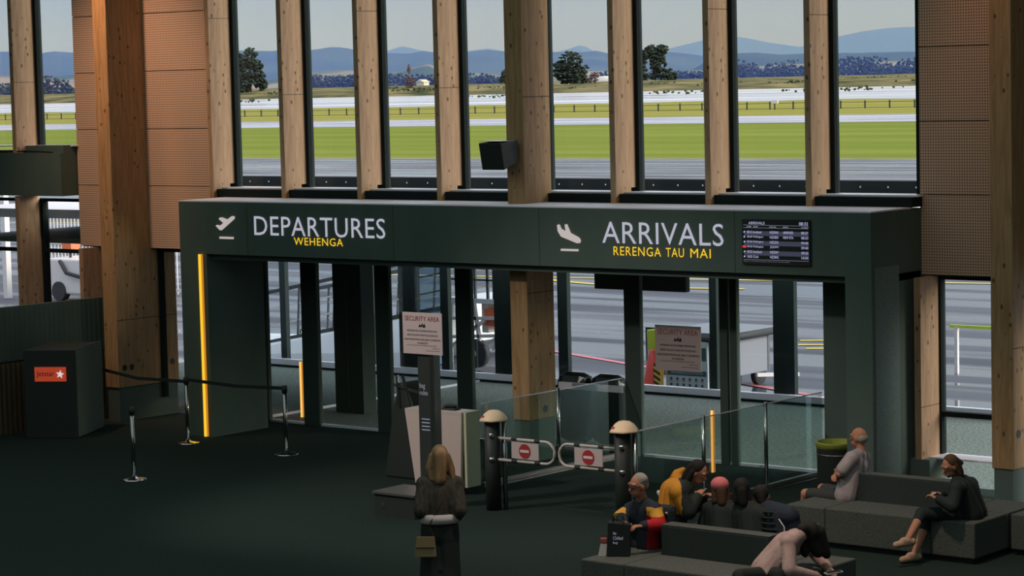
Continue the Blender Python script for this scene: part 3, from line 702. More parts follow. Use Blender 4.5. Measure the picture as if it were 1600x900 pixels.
# hills: ridges with real depth
def hills(name, prof, label, m, depth, amp, seed):
    # prof: crest points (x, y, z); body falls to the front and to the back
    P = [Vector(p) for p in prof]; out = []
    for i in range(len(P)-1):
        k = max(2, int((P[i+1]-P[i]).length/ (amp*3.2)))
        for j in range(k): out.append(P[i].lerp(P[i+1], j/k))
    out.append(P[-1]); cam0 = Vector((21.4, -26.9, 0)); v = []; f = []; rows = [(-1., 0.), (-.82, .10), (-.66, .22), (-.5, .38), (-.34, .56), (-.2, .76), (-.08, .93), (0, 1.), (.3, .7), (1., 0)]
    for (d, hgt) in rows:
        for p in out:
            dirv = Vector((p.x-cam0.x, p.y-cam0.y, 0)).normalized()
            q = Vector((p.x, p.y, 0))+dirv*depth*d
            nn = noise.fractal(Vector((q.x/(amp*9), q.y/(amp*9), seed)), .8, 2.1, 5)
            env = 1 if d != 0 else .15
            z = max(-2, p.z*hgt*(1+.16*nn*env) + (amp*.06*nn if d == 0 else 0)) if hgt > 0 else -4
            v.append((q.x, q.y, z))
    n = len(out)
    for j in range(len(rows)-1):
        for i in range(n-1): f.append((j*n+i, j*n+i+1, (j+1)*n+i+1, (j+1)*n+i))
    o = MB().add(v, f, 0, True).build(name, m); tag(o, label, 'hills'); return o
MAT['hill'] = noise_mat('hill_forest_hazed', (.045, .075, .075), (.075, .11, .085), .004, (1, 1, 4), .95, 0, 8, .35, .65, .05)  # blue of the distance haze mixed into the forest colour
MAT['hill_far'] = noise_mat('hill_far', (.05, .075, .08), (.07, .09, .09), .001, (1, 1, 4), .95, 0, 6, .35, .65, .05)  # haze blue mixed into this colour as well
MAT['hill_field'] = noise_mat('hill_field', (.06, .10, .06), (.30, .25, .17), .006, (1, 1, 3), .95, 0, 7, .42, .60, .05)
hills('hills', [(-6090, 4080, 164.8), (-5806, 4307, 147.1), (-5523, 4535, 129.5), (-5488, 4563, 128.4), (-5438, 4603, 119.7), (-5403, 4632, 125.8), (-5360, 4666, 120.9), (-5240, 4763, 120.9), (-5099, 4877, 120.2), (-4922, 5020, 111.2), (-4901, 5037, 114.2), (-4844, 5083, 110.7), (-4795, 5123, 116.4), (-4752, 5157, 109.7), (-4731, 5174, 105.4), (-4674, 5219, 100.1), (-4618, 5265, 98.3), (-4590, 5288, 104.7), (-4547, 5322, 99.8), (-4490, 5368, 99.9), (-4448, 5403, 102.2), (-4410, 5433, 95.6), (-4306, 5516, 88.9), (-4236, 5573, 86.7), (-4207, 5596, 89.5), (-4179, 5618, 81.4), (-4108, 5675, 79.2), (-4045, 5727, 84.5), (-3995, 5767, 75.8), (-3966, 5789, 69.5), (-3825, 5902, 56.1), (-3683, 6016, 44.6), (-3400, 6244, 32.4), (-3117, 6472, 23.8)],
      'long blue forested ridge across the left windows', 'hill', 1500, 60, 1)
hills('mountains', [(-10840, 11857, 192.8), (-10743, 11938, 214.7), (-10622, 12040, 256.5), (-10534, 12109, 229.0), (-10420, 12198, 204.8), (-10291, 12304, 217.5), (-10185, 12391, 230.8), (-10097, 12460, 207.4), (-9870, 12642, 188.1), (-9774, 12722, 214.2), (-9726, 12763, 233.4), (-9684, 12796, 223.8), (-9644, 12825, 189.5), (-9417, 13006, 166.1), (-9225, 13167, 218.2), (-9097, 13275, 255.6), (-8969, 13381, 276.5), (-8855, 13471, 252.4), (-8773, 13535, 229.2), (-8611, 13663, 199.5), (-8515, 13743, 221.4), (-8419, 13825, 259.8), (-8307, 13918, 285.4), (-8162, 14038, 305.8), (-8033, 14143, 314.3), (-7807, 14326, 315.7), (-7483, 14585, 276.9), (-7157, 14841, 204.9)],
      'pale distant mountain range on the skyline', 'hill_far', 3000, 110, 2)
hills('hills', [(-2846, 4109, 22.0), (-2817, 4135, 44.4), (-2781, 4165, 53.6), (-2746, 4193, 53.9), (-2706, 4225, 50.0), (-2671, 4254, 51.6), (-2625, 4291, 51.5), (-2585, 4323, 50.2), (-2534, 4364, 50.0), (-2494, 4397, 50.1), (-2423, 4454, 50.5), (-2322, 4536, 47.4), (-2221, 4617, 41.8)],
      'low wooded ridge in the right hand windows', 'hill', 700, 30, 3)
hills('hills', [(-3559, 2501, 46.2), (-3304, 2707, 38.5), (-3253, 2748, 32.6), (-3219, 2775, 35.9), (-3168, 2817, 40.9), (-3049, 2912, 26.4), (-2947, 2994, 21.1), (-2914, 3022, 27.7), (-2880, 3050, 33.2), (-2846, 3077, 33.3), (-2795, 3118, 25.2), (-2778, 3132, 26.8), (-2753, 3153, 34.8), (-2736, 3167, 39.7), (-2719, 3180, 31.6), (-2676, 3214, 23.7), (-2636, 3246, 20.4), (-2574, 3296, 22.8), (-2498, 3358, 20.5), (-2455, 3392, 19.2), (-2404, 3433, 17.7), (-2371, 3461, 21.0), (-2328, 3495, 24.0), (-2286, 3530, 26.0), (-2235, 3571, 26.6), (-2176, 3619, 25.9), (-2116, 3667, 26.3), (-2031, 3736, 23.7), (-1904, 3838, 15.5)],
      'lower hills with pale fields in front of the ridge', 'hill_field', 600, 24, 4)

# blue haze over the far country: a real scattering and absorbing volume
hz = bpy.data.materials.new('blue_haze'); hz.use_nodes = True; hn = hz.node_tree; hn.nodes.clear()
ho = hn.nodes.new('ShaderNodeOutputMaterial'); hs_ = hn.nodes.new('ShaderNodeVolumeScatter'); ha = hn.nodes.new('ShaderNodeVolumeAbsorption'); hadd = hn.nodes.new('ShaderNodeAddShader')
hs_.inputs['Color'].default_value = (.088, .182, .90, 1); hs_.inputs['Density'].default_value = 2.5e-4
ha.inputs['Color'].default_value = (.80, .70, .68, 1); ha.inputs['Density'].default_value = 1.0e-4
hn.links.new(hs_.outputs[0], hadd.inputs[0]); hn.links.new(ha.outputs[0], hadd.inputs[1]); hn.links.new(hadd.outputs[0], ho.inputs['Volume'])
haze = MB().box(-32000, 9000, 1270, 32000, -8, 900).build('haze', hz); tag(haze, 'blue distance haze hanging over the far hills', 'haze', None, 'stuff')

# ---------------------------------------------------------------- things on the apron
# sloping passenger ramp with handrails
pr_ = empty('boarding_ramp', (-11, 9, 0), 'grey sloping boarding ramp with handrails outside the departures doors', 'ramp')
zd = lambda x: .17+(x+13.5)*.19
MAT['ramp_grey'] = noise_mat('ramp_grey', (.66, .68, .74), (.78, .80, .86), .8, (1, 1, 1), .35)
MB().prism([(-15.5, -.02), (-15.5, .06), (-13.9, .095), (-8.75, zd(-8.75)), (-8.75, zd(-8.75)-.75), (-9.5, -.02)], lambda a, b_: (a, 8.5, b_), lambda a, b_: (a, 10.4, b_)).build('deck', 'ramp_grey', pr_)
b = MB(); b.add([(-13.9, 8.5, .08), (-8.75, 8.5, zd(-8.75)-.06), (-8.75, 7.75, .25), (-9.0, 7.6, -.02), (-13.9, 7.6, -.02), (-13.9, 8.5, -.02), (-8.75, 8.5, -.02)], [(0, 1, 2, 3, 4), (0, 4, 5), (1, 6, 3, 2), (4, 3, 6, 5)]); b.build('added_sky_lit_flank', 'ramp_grey', pr_)  # made-up flank, sloped so that the ramp side catches sky light
MB().bar((-13.9, 8.46, zd(-13.9)), (-8.75, 8.46, zd(-8.75)), .05, .07).build('edge_beam', 'rubber', pr_)
for yy in (8.5, 10.4):
    for hh, w in ((1.0, .07), (.66, .03), (.33, .03)):
        MB().bar((-14.2, yy, zd(-14.2)+hh), (-8.8, yy, zd(-8.8)+hh), w).build('handrail', 'rubber' if w > .05 else 'steel', pr_)
    for i in range(6):
        x = -13.8+.98*i; MB().bar((x, yy, zd(x)), (x+.08, yy, zd(x)+1.0), .035).build('rail_post', 'rubber', pr_)
for x in (-13.3, -12.9): MB().box(x, x+.28, 8.43, 8.46, zd(x)-.22, zd(x)-.10).build('tail_lamp', 'red', pr_)
for x in (-12.75, -11.3, -9.8):
    b = MB(); b.tube([(x, 8.5, zd(x)+.05), (x, 8.5, zd(x)+.12), (x+.16, 8.5, zd(x)+.15), (x+.16, 8.5, zd(x)+.08)], .015, 6); b.build('lifting_ring', 'rubber', pr_)
# wheeled lift with orange crate and railed platform
lf = empty('wheeled_lift', (-7.7, 8.2, 0), 'white framed wheeled lift with an orange crate and railed platform', 'lift')
for (x, y) in ((-7.72, 7.95), (-6.9, 7.95), (-7.72, 8.9)):
    b = MB(); b.cyl((x, y-.07, .27), (x, y+.07, .27), .27, n=20); wl = b.build('wheel', 'rubber', lf)
    MB().cyl((x, y-.08, .27), (x, y-.071, .27), .06, n=12).build('hub_cap', 'white', wl)
b = MB()
for a, c in (((-8.4, 7.95, .55), (-7.2, 7.95, .62)), ((-8.35, 7.95, .35), (-7.5, 7.95, .9)), ((-7.6, 7.95, .3), (-7.75, 7.95, 1.2)), ((-8.4, 7.95, .3), (-8.3, 7.95, 1.2)), ((-7.3, 7.95, .35), (-7.0, 7.95, 1.2)), ((-8.4, 7.95, .9), (-7.0, 7.95, .95)), ((-7.5, 7.95, .45), (-7.1, 7.95, .62))):
    b.bar(a, c, .06)
b.build('frame', 'white', lf)
MAT['orange'] = mat('orange', (.75, .17, .07), .5)
MB().box(-7.55, -7.15, 7.98, 8.5, .78, 1.12).build('crate', 'orange', lf, .03)
MB().box(-7.6, -7.45, 7.99, 8.5, .66, 1.2).build('panel', 'offwhite', lf)
MB().box(-8.40, -6.9, 7.95, 9.2, 1.2, 1.29).build('platform', 'ramp_grey', lf)
for x in (-8.4, -7.75, -7.45, -7.3, -6.95): MB().box(x, x+.045, 7.95, 7.99, 1.29, 2.25).build('rail_post', 'rubber', lf)
for z in (1.62, 2.0, 2.22): MB().box(-8.4, -6.9, 7.95, 7.985, z, z+.035).build('rail', 'rubber', lf)
# baggage cart
bc = empty('baggage_cart', (-2.4, 8, 0), 'white baggage cart with black rolled curtains outside the arrivals doors', 'cart')
MAT['cart_grey'] = mat('cart_grey', (.22, .23, .27), .5)
MB().box(-3.0, -1.80, 7.3, 8.75, .20, .82).build('body', 'cart_grey', bc)
MB().box(-3.05, -1.74, 7.22, 8.85, .93, .97).build('roof', 'cart_grey', bc)
MB().cyl((-1.74, 7.2, .88), (-1.74, 8.95, .88), .065, n=12).build('rolled_curtain', 'rubber', bc)
MB().cyl((-3.0, 7.24, .88), (-1.78, 7.24, .88), .06, n=12).build('rolled_curtain', 'rubber', bc)
for (x, y) in ((-1.80, 7.3), (-1.80, 8.72), (-2.97, 7.3)): MB().box(x-.02, x+.02, y-.02, y+.02, .2, .93).build('corner_post', 'steel', bc)
for (x, y) in ((-1.86, 7.75), (-1.86, 8.5), (-2.9, 7.75), (-2.9, 8.5)):
    b = MB(); b.cyl((x-.05, y, .14), (x+.05, y, .14), .17, n=16); b.build('wheel', 'rubber', bc)
MB().bar((-1.7, 8.2, .18), (-1.3, 8.9, .14), .06).build('tow_bar', 'white', bc)
# dangerous goods notice board
db = empty('notice_board', (-2.42, 7.2, 0), 'pale notice board with rows of small symbols outside the glass', 'sign')
MAT['sign_pale'] = mat('sign_pale', (.48, .56, .58), .5); MAT['sign_teal'] = mat('sign_teal', (.03, .09, .10), .5)
MB().box(-2.86, -2.0, 7.16, 7.20, -.02, .82).build('panel', 'sign_pale', db)
MB().box(-2.83, -2.03, 7.155, 7.16, .235, .325).build('heading_band', 'sign_teal', db)
MB().box(-2.20, -2.03, 7.155, 7.16, .50, .72).build('dark_patch', 'sign_teal', db)
text('heading_text', 'NO DANGEROUS GOODS ON AIRCRAFT', 'sign_pale', db, -2.74, 7.152, .265, .03, .66)
for j in range(2):
    for i in range(6):
        x = -2.75+.128*i; z = .175-.10*j
        b = MB(); b.cyl((x, 7.154, z), (x, 7.160, z), .026, n=10); b.build('symbol', 'sign_teal', db)
        MB().box(x-.03, x+.03, 7.156, 7.16, z-.045, z-.037).build('caption', 'sign_teal', db)
# cone, striped post, hi-vis bundle
cn = empty('traffic_cone', (-3.17, 7.2, 0), 'red traffic cone outside the arrivals doors', 'cone')
MAT['cone'] = mat('cone', (.85, .10, .08), .5)
MB().lathe((-3.17, 7.2, 0), [(.19, .0), (.17, .05), (.05, .62), (.03, .64)], 16).build('body', 'cone', cn); MB().box(-3.4, -2.94, 6.98, 7.42, -.03, .0).build('base', 'rubber', cn)
st = empty('striped_bollard', (-2.96, 7.1, 0), 'yellow and black striped bollard beside the red cone', 'bollard')
MAT['hazard_yellow'] = mat('hazard_yellow', (.80, .50, .06), .5)
MB().box(-3.03, -2.90, 7.04, 7.14, -.03, .42).build('post', 'hazard_yellow', st)
for i in range(4):
    z = .02+.10*i; MB().prism([(-3.032, z+.07), (-3.032, z+.12), (-2.898, z+.05), (-2.898, z)], lambda a, b_: (a, 7.036, b_), lambda a, b_: (a, 7.045, b_)).build('stripe', 'deep_black', st)
hv = empty('hi_vis_vest', (-3.25, 7.42, .6), 'yellow-green hi-vis vest hung on a rail by the red cone', 'vest')
MAT['hivis'] = mat('hivis', (.55, .70, .05), .6)
MB().prism([(-3.42, .95), (-3.12, .98), (-3.06, .55), (-3.2, .40), (-3.40, .50)], lambda a, b_: (a, 7.40, b_), lambda a, b_: (a, 7.46, b_)).build('fabric', 'hivis', hv, .02)
MB().box(-3.5, -2.9, 7.47, 7.50, .95, .99).build('hanging_rail', 'steel', hv)
for x in (-3.5, -2.93): MB().box(x, x+.03, 7.47, 7.50, -.03, .95).build('rail_leg', 'steel', hv)
# left apron: service trailer with orange lamp box, mesh fence and canopy post
tr = empty('service_trailer', (-26.5, 15, 0), 'white service trailer with orange box seen in the far left window', 'trailer')
MB().box(-27.6, -24.6, 14.6, 16.2, .15, 1.05).build('body', 'white', tr, .05)
MB().box(-27.3, -26.95, 14.9, 15.2, 1.2, 1.62).build('orange_box', 'orange', tr); MB().box(-27.15, -27.1, 15.0, 15.05, 1.05, 1.2).build('stalk', 'rubber', tr)
b = MB(); b.tube([(-27.0, 14.55, 1.0), (-26.7, 14.5, .7), (-26.2, 14.5, .62), (-25.6, 14.5, .62), (-25.6, 14.5, .1)], .05, 8); b.build('hose', 'rubber', tr)
for x in (-27.1, -25.2): MB().cyl((x, 14.55, .22), (x, 14.75, .22), .25, n=14).build('wheel', 'rubber', tr)
mf = empty('mesh_fence', (-27, 17, 0), 'white mesh fence panels behind the trailer in the far left window', 'fence')
b = MB()
for i in range(36): x = -30.2+.14*i; b.box(x, x+.02, 17, 17.02, 0, 2.3)
b.build('mesh_wires', 'white', mf)['kind'] = 'stuff'
for z in (.1, 1.2, 2.28): MB().box(-30.2, -25.1, 16.99, 17.03, z, z+.04).build('rail', 'white', mf)
mp_ = empty('steel_gantry', (-30, 15, 0), 'white steel gantry in the far left window', 'gantry')
for x in (-31.6, -29.2): MB().box(x, x+.16, 14.5, 14.66, -.03, 3.0).build('upright', 'white', mp_)
for z in (1.6, 2.3, 2.9): MB().bar((-33, 14.58, z-.2), (-28.8, 14.58, z), .08).build('cross_rail', 'white', mp_)
# barrier outside the right hand window
gb = empty('apron_barrier', (2, 12, 0), 'thin yellow-green barrier rail outside the right hand window', 'barrier')
MB().bar((.2, 11.5, .8), (3.2, 11.5, .8), .05).build('rail', 'hivis', gb)
for x in (.3, 1.7, 3.1): MB().box(x, x+.06, 11.47, 11.53, -.03, .8).build('post', 'white', gb)

# ================================================================== HALL OBJECTS
# belt stanchions
def stanchion(x, y, label, h=1.0):
    t = empty('belt_stanchion', (x, y, 0), label, 'stanchion', 'chrome belt stanchions')
    MB().lathe((x, y, 0), [(.175, 0), (.175, .012), (.16, .02), (.05, .04), (.032, .06)], 28).build('base', 'chrome', t)
    MB().cyl((x, y, .05), (x, y, h-.10), .031, n=16).build('pole', 'chrome_dark', t)
    MB().cyl((x, y, h-.10), (x, y, h), .04, n=16).build('belt_head', 'black', t)
    return t
MAT['chrome_dark'] = mat('chrome_dark', (.45, .46, .46), .22, 1.0)
stanchion(-3.47, -4.45, 'chrome belt stanchion standing nearest, alone on the left carpet')
stanchion(-5.35, -1.65, 'chrome belt stanchion beside the amber light strip')
stanchion(-3.26, -1.71, 'chrome belt stanchion in front of the departures doors')
def belt(name, pts, label):
    b = MB(); 
    for a, c in zip(pts[:-1], pts[1:]): b.bar(a, c, .006, .05)
    o = b.build(name, 'black'); return tag(o, label, 'belt')
belt('barrier_belt', [(-5.31, -1.65, .96), (-4.3, -1.68, .93), (-3.30, -1.71, .96)], 'black belt stretched between the two stanchions by the doors')
belt('barrier_belt', [(-5.38, -1.64, .93), (-6.8, -1.3, .86), (-8.05, -.95, .9)], 'black belt running from the stanchion to the thick left column')
# security sign totem
MAT['sign_face'] = mat('sign_face', (.60, .50, .50), .5); MAT['sign_face_dim'] = mat('sign_face_dim', (.42, .36, .36), .55)
MAT['sign_red'] = mat('sign_red', (.28, .04, .05), .5); MAT['ink'] = mat('ink', (.015, .018, .02), .6)
SEC = 'PASSENGERS AND AUTHORISED PERSONS ONLY\nAIRPORT SECURITY CARDS MUST BE DISPLAYED\nUNAUTHORISED PERSONS ARE LIABLE TO BE REMOVED\nOR ARRESTED'
def security(root, x0, x1, y, z0, z1, face):
    w = x1-x0; h = z1-z0; xc = (x0+x1)/2
    MB().box(x0, x1, y, y+.012, z0, z1).build('sign_plate', face, root)
    yy = y-.003
    text('security_area_text', 'SECURITY AREA', 'sign_red', root, x0+.06*w, yy, z1-.20*h, .115*h, .88*w)
    b = MB(); cz = z1-.31*h   # small winged emblem
    b.tube([(xc-.07*w, yy, cz-.03*h), (xc-.05*w, yy, cz+.02*h), (xc-.02*w, yy, cz-.02*h), (xc+.01*w, yy, cz+.04*h), (xc+.03*w, yy, cz-.03*h), (xc+.06*w, yy, cz+.035*h), (xc+.07*w, yy, cz-.03*h)], .016*w, 6)
    b.build('emblem', 'ink', root)
    for i, ln in enumerate(SEC.split('\n')):
        ww = (.78, .78, .92, .26)[i]*w
        text('notice_text', ln, 'ink', root, xc-ww/2, yy, z1-(.46+.105*i-(.02 if i == 3 else 0))*h, .045*h, ww)
    text('notice_text', 'CIVIL AVIATION ACT. THIS AREA IS MONITORED', 'ink', root, x0+.10*w, yy, z1-.80*h, .022*h, .76*w)
    text('notice_text', 'PENALTIES', 'ink', root, x1-.25*w, yy, z1-.86*h, .022*h, .18*w)
    text('notice_text', 'MINISTRY OF TRANSPORT', 'ink', root, x1-.42*w, yy, z1-.92*h, .022*h, .36*w)
ss = empty('security_totem', (1.5, -4.0, 0), 'tall black totem carrying the security area sign beside the counter', 'sign')
MB().box(1.355, 1.555, -4.06, -3.96, .03, 1.96).build('post', 'black', ss)
MB().box(1.556, 1.625, -4.07, -3.95, .03, 1.95).build('steel_edge', 'steel', ss)
MB().box(1.25, 1.75, -4.2, -3.8, 0, .03).build('base', 'black_frame', ss)
security(ss, 1.16, 1.80, -4.10, 1.935, 2.45, 'sign_face')
text('post_lettering', 'bag\nrules', 'screen_line', ss, 1.38, -4.063, 1.42, .15, .13)
for i in range(4): MB().box(1.40, 1.53, -4.063, -4.06, .98+.045*i, .992+.045*i).build('printed_line', 'screen_line', ss)
s2 = empty('security_sign', (1.95, .69, 1.24), 'security area sign stuck on the arrivals door glass', 'sign')
security(s2, 1.575, 2.34, .685, 1.245, 1.87, 'sign_face_dim')

# counter with slanted front
ct = empty('check_counter', (.65, -2.9, 0), 'pale counter with a slanted front and olive side behind the totem', 'counter')
MAT['counter_face'] = noise_mat('counter_face', (.60, .50, .46), (.68, .57, .53), 160, (1, 1, 1), .7, 0, 2)
MAT['counter_side'] = noise_mat('counter_side', (.52, .55, .37), (.60, .63, .44), 160, (1, 1, 1), .7, 0, 2)
MB().prism([(.42, .10), (1.19, .10), (1.23, 1.04), (.27, 1.04)], lambda a, b_: (a, -3.10, b_), lambda a, b_: (a, -3.05, b_)).build('front_panel', 'counter_face', ct)
MB().box(1.24, 1.28, -3.07, -2.80, .10, 1.07).build('side_panel', 'counter_side', ct)
MB().prism([(.46, .10), (1.235, .10), (1.235, 1.02), (.32, 1.02)], lambda a, b_: (a, -3.04, b_), lambda a, b_: (a, -2.80, b_)).build('body', 'black', ct)
MB().box(.27, 1.23, -3.10, -2.80, 1.042, 1.07).build('worktop', 'offwhite', ct)
MB().box(.55, 1.2, -3.0, -2.84, 0, .10).build('plinth', 'deep_black', ct)
kb = empty('card_reader', (.85, -2.85, 1.07), 'black handset lying on the counter top', 'handset')
MB().box(.78, 1.04, -3.0, -2.88, 1.071, 1.095).build('cradle', 'deep_black', kb, .008); b = MB(); b.tube([(.83, -2.95, 1.105), (.90, -2.94, 1.125), (1.0, -2.92, 1.115)], .022, 8); b.build('grip', 'black', kb)
pp = tag(box('paper_sheet', (1.08, 1.19, -3.02, -2.85, 1.0712, 1.075), 'white'), 'white sheet of paper on the counter top by the olive side', 'paper')
# dark tapered stand left of the counter
ts = empty('tapered_stand', (-.38, -2.3, 0), 'black tapered stand with silver legs left of the counter', 'stand')
MB().prism([(-.68, 0), (-.10, 0), (-.20, 1.02), (-.28, 1.30), (-.38, 1.30), (-.50, .96)], lambda a, b_: (a, -2.48, b_), lambda a, b_: (a, -2.15, b_)).build('shroud', 'black', ts, .03)
for a, c in (((-.36, -2.5, .98), (-.38, -2.5, 1.40)), ((-.11, -2.5, .92), (-.29, -2.5, 1.40))): MB().bar(a, c, .03).build('leg', 'steel', ts)
MB().bar((-.46, -2.5, 1.27), (.12, -2.45, 1.15), .03).build('arm', 'black', ts)
# bag scale platform
bsq = empty('bag_scale', (1.55, -4.5, 0), 'low metal topped bag scale beside the totem', 'scale')
MB().box(1.2, 1.85, -4.75, -4.2, .0, .27).build('body', 'black', bsq);
MAT['steel_dull'] = mat('steel_dull', (.42, .40, .38), .38, .9)
MB().box(1.18, 1.87, -4.78, -4.18, .272, .30).build('plate', 'steel_dull', bsq)
MB().cyl((1.32, -4.756, .13), (1.32, -4.75, .13), .035, n=12).build('round_badge', 'steel', bsq)

# exit gates
def gate_post(x, label, badge=True):
    t = empty('gate_post', (x, -3.7, 0), label, 'gate post')
    MB().cyl((x, -3.7, 0), (x, -3.7, 1.10), .095, n=20).build('column', 'black', t)
    MB().cyl((x+.125, -3.62, 0), (x+.125, -3.62, 1.10), .03, n=12).build('side_tube', 'chrome_dark', t)
    MB().lathe((x+.03, -3.7, 1.115), [(.19, 0), (.185, .02), (.13, .09), (.07, .125), (.01, .135)], 6).build('cap', 'cream', t)
    MB().ell((x-.035, -3.832, 1.172), (.03, .010, .018), Matrix.Rotation(-.7, 3, 'X'), 12, 6).build('badge', 'red', t)
    for z in (.62, .92): MB().cyl((x+.05, -3.78, z), (x+.05, -3.78, z+.05), .035, n=10).build('hinge', 'chrome', t)
    return t
gate_post(2.23, 'black gate post with cream cap, left of the two exit gates')
gate_post(4.22, 'black gate post with cream cap, right of the two exit gates')
def gate(x_h, x_e, px0, px1, label):
    t = empty('exit_gate', (x_h, -3.7, .6), label, 'gate')
    s = 1 if x_e > x_h else -1; r = .12
    top, bot = .905, .635; pts = [(x_h+s*.09, -3.7, top)]
    zc = (top+bot)/2; rr = (top-bot)/2
    pts += [(x_e-s*rr, -3.7, top)] + [(x_e-s*rr+s*rr*math.sin(a), -3.7, zc+rr*math.cos(a)) for a in np.linspace(.25, PI-.25, 8)] + [(x_e-s*rr, -3.7, bot), (x_h+s*.09, -3.7, bot)]
    b = MB(); b.tube(pts, .017, 8); b.build('tube_frame', 'offwhite', t)
    MB().box(px0, px1, -3.725, -3.712, .672, .875).build('panel', 'sign_face', t)
    for x in (px0+.03, px1-.03):
        for z in (top, bot): b = MB(); b.cyl((x-.04, -3.7, z), (x+.04, -3.7, z), .022, n=10); b.build('clip', 'black', t)
    cx = (px0+px1)/2; b = MB(); b.cyl((cx, -3.732, .772), (cx, -3.725, .772), .088, n=28); b.build('no_entry_disc', 'red', t)
    MB().box(cx-.068, cx+.068, -3.735, -3.731, .757, .788).build('white_bar', 'white', t)
gate(2.23, 3.20, 2.55, 2.97, 'left exit gate leaf with a round red no-entry sign')
gate(4.22, 3.27, 3.52, 3.94, 'right exit gate leaf with a round red no-entry sign')
# glass balustrades
def balustrade(x, y0, y1, label, posts):
    t = empty('glass_balustrade', (x, (y0+y1)/2, 0), label, 'balustrade')
    ys = [y0]+list(posts)+[y1]
    for a, c in zip(ys[:-1], ys[1:]):
        g = MB().box(x-.006, x+.006, a+.012, c-.012, .06, 1.09).build('pane', 'rail_glass', t)
        MB().box(x-.008, x+.008, a+.012, c-.012, 1.09, 1.102).build('pane_edge', 'sill_bright', t)
    for p in posts: MB().cyl((x, p, 0), (x, p, 1.12), .025, n=12).build('post', 'chrome_dark', t)
    MB().box(x-.03, x+.03, y0, y1, 0, .06).build('base_channel', 'steel_dull', t)
    MB().box(x+.10, x+.125, y0, y1, 0, .012).build('floor_trim', 'steel', t)
balustrade(4.28, -3.52, .66, 'glass balustrade from the right gate post to the arrivals doors', (-2.1, -.7))
balustrade(1.02, -2.45, .66, 'glass balustrade between the middle column and the exit lane', (-.82,))
led(2.96, .03, .01, .84, 'short glowing bar for the orange reflection in the glass behind the seated group', 'led_reflection', .022)  # glowing bar in place of a reflection in the balustrade glass
led(-5.82, 1.3, .01, .9, 'short glowing bar for the orange reflection in the departures glass', 'led_reflection', .02)  # second bar, glowing where the glass shows a reflection
# litter bin
lb = empty('litter_bin', (5.37, -.75, 0), 'black litter bin with a yellow-green rim beside the portal', 'bin')
MB().lathe((5.37, -.75, 0), [(.23, 0), (.25, .02), (.26, .62), (.265, .63)], 20).build('body', 'black', lb)
MAT['olive_rim'] = mat('olive_rim', (.30, .34, .06), .5)
MB().lathe((5.37, -.75, .63), [(.268, 0), (.27, .06), (.275, .075), (.24, .075), (.235, .01)], 20).build('rim', 'olive_rim', lb)
MB().lathe((5.37, -.75, .55), [(.262, 0), (.2655, .002), (.2655, .010), (.262, .012)], 20).build('band', 'steel_dull', lb)

# check-in side: black partition with slatted timber base, self service kiosk
cp = empty('partition', (-8.6, -3, 0), 'tall black partition with slatted timber base left of the thick column', 'partition')
MB().box(-8.72, -8.62, -7.5, -.15, 1.12, 1.97).build('upper_panel', 'black_clad', cp)
MB().box(-8.72, -8.66, -7.5, -.15, 0, 1.12).build('base_board', 'deep_black', cp)
b = MB(); b2 = MB()
for i in range(73): y = -7.45+.1*i; b.box(-8.66, -8.60, y, y+.055, 0, 1.10); b2.box(-8.62, -8.612, y, y+.05, 1.13, 1.96)
b.build('timber_slats', 'wood_slat', cp)['kind'] = 'stuff'; b2.build('ribs', 'black_clad', cp)['kind'] = 'stuff'
kx, ky, krz = -7.6, -2.35, math.radians(29)
ks = empty('self_service_kiosk', (kx, ky, 0), 'black kiosk with an orange-red sign and white star', 'kiosk', rz=krz)
KM = ks.matrix_basis
class KB(MB):
    def build(s, *a, **k): s.v = [tuple(KM @ Vector(v)) for v in s.v]; return MB.build(s, *a, **k)
KB().box(-.42, .40, 0, 1.2, 0, 1.36).build('cabinet', 'black', ks, .01)
KB().box(.401, .41, .05, 1.2, .02, 1.38).build('side_panel', 'dark_panel', ks)
MAT['sign_orange'] = mat('sign_orange', (.95, .12, .05), .5, em=(.9, .10, .045), em_s=.28)
KB().box(-.24, .26, -.02, 0, .88, 1.10).build('sign_panel', 'sign_orange', ks)
text('sign_lettering', 'Jetstar', 'ink', ks, 0, 0, 0, .10, .29, frame=KM @ Matrix.Translation((-.21, -.026, .94)))
pts = [(.17+(.065 if i % 2 == 0 else .027)*math.sin(i*PI/5+.15), .99+(.065 if i % 2 == 0 else .027)*math.cos(i*PI/5+.15)) for i in range(10)]
b = KB(); b.prism(pts, lambda a, b_: (a, -.03, b_), lambda a, b_: (a, -.02, b_)); b.build('star', 'letter_star', ks)

# benches: upholstered blocks with a back along the middle
def bench(x0, x1, y0, y1, bx0, bx1, label, m2=None):
    t = empty('seating_block', ((x0+x1)/2, (y0+y1)/2, 0), label, 'bench', 'upholstered seating blocks')
    ym = (y0+y1)/2
    for a, c, nm in ((x0, bx0-.02, 'end_module'), (bx1+.02, x1, 'end_module')):
        MB().box(a, c, y0, ym-.004, .06, .45).build(nm, 'bench', t, .015); MB().box(a, c, ym+.004, y1, .06, .45).build(nm, 'bench', t, .015)
    MB().box(bx0-.012, bx1+.012, y0, ym-.12, .06, .45).build('seat', 'bench', t, .015)
    MB().box(bx0-.012, bx1+.012, ym+.08, y1, .06, .45).build('seat', 'bench', t, .015)
    MB().box(bx0, bx1, ym-.115, ym+.075, .06, .75).build('backrest', 'bench_shaded', t, .012)
    MB().box(bx0, bx1, ym-.113, ym+.073, .751, .757).build('backrest_lit_top', 'bench', t)  # lighter fabric copy on top: overhead light put into the colour
    MB().box(x0+.05, x1-.05, y0+.05, y1-.05, 0, .058).build('plinth', 'deep_black', t)
    return t
bench(6.45, 8.77, -7.46, -5.97, 7.0, 8.30, 'grey seating block nearest the camera, at the bottom of the picture')
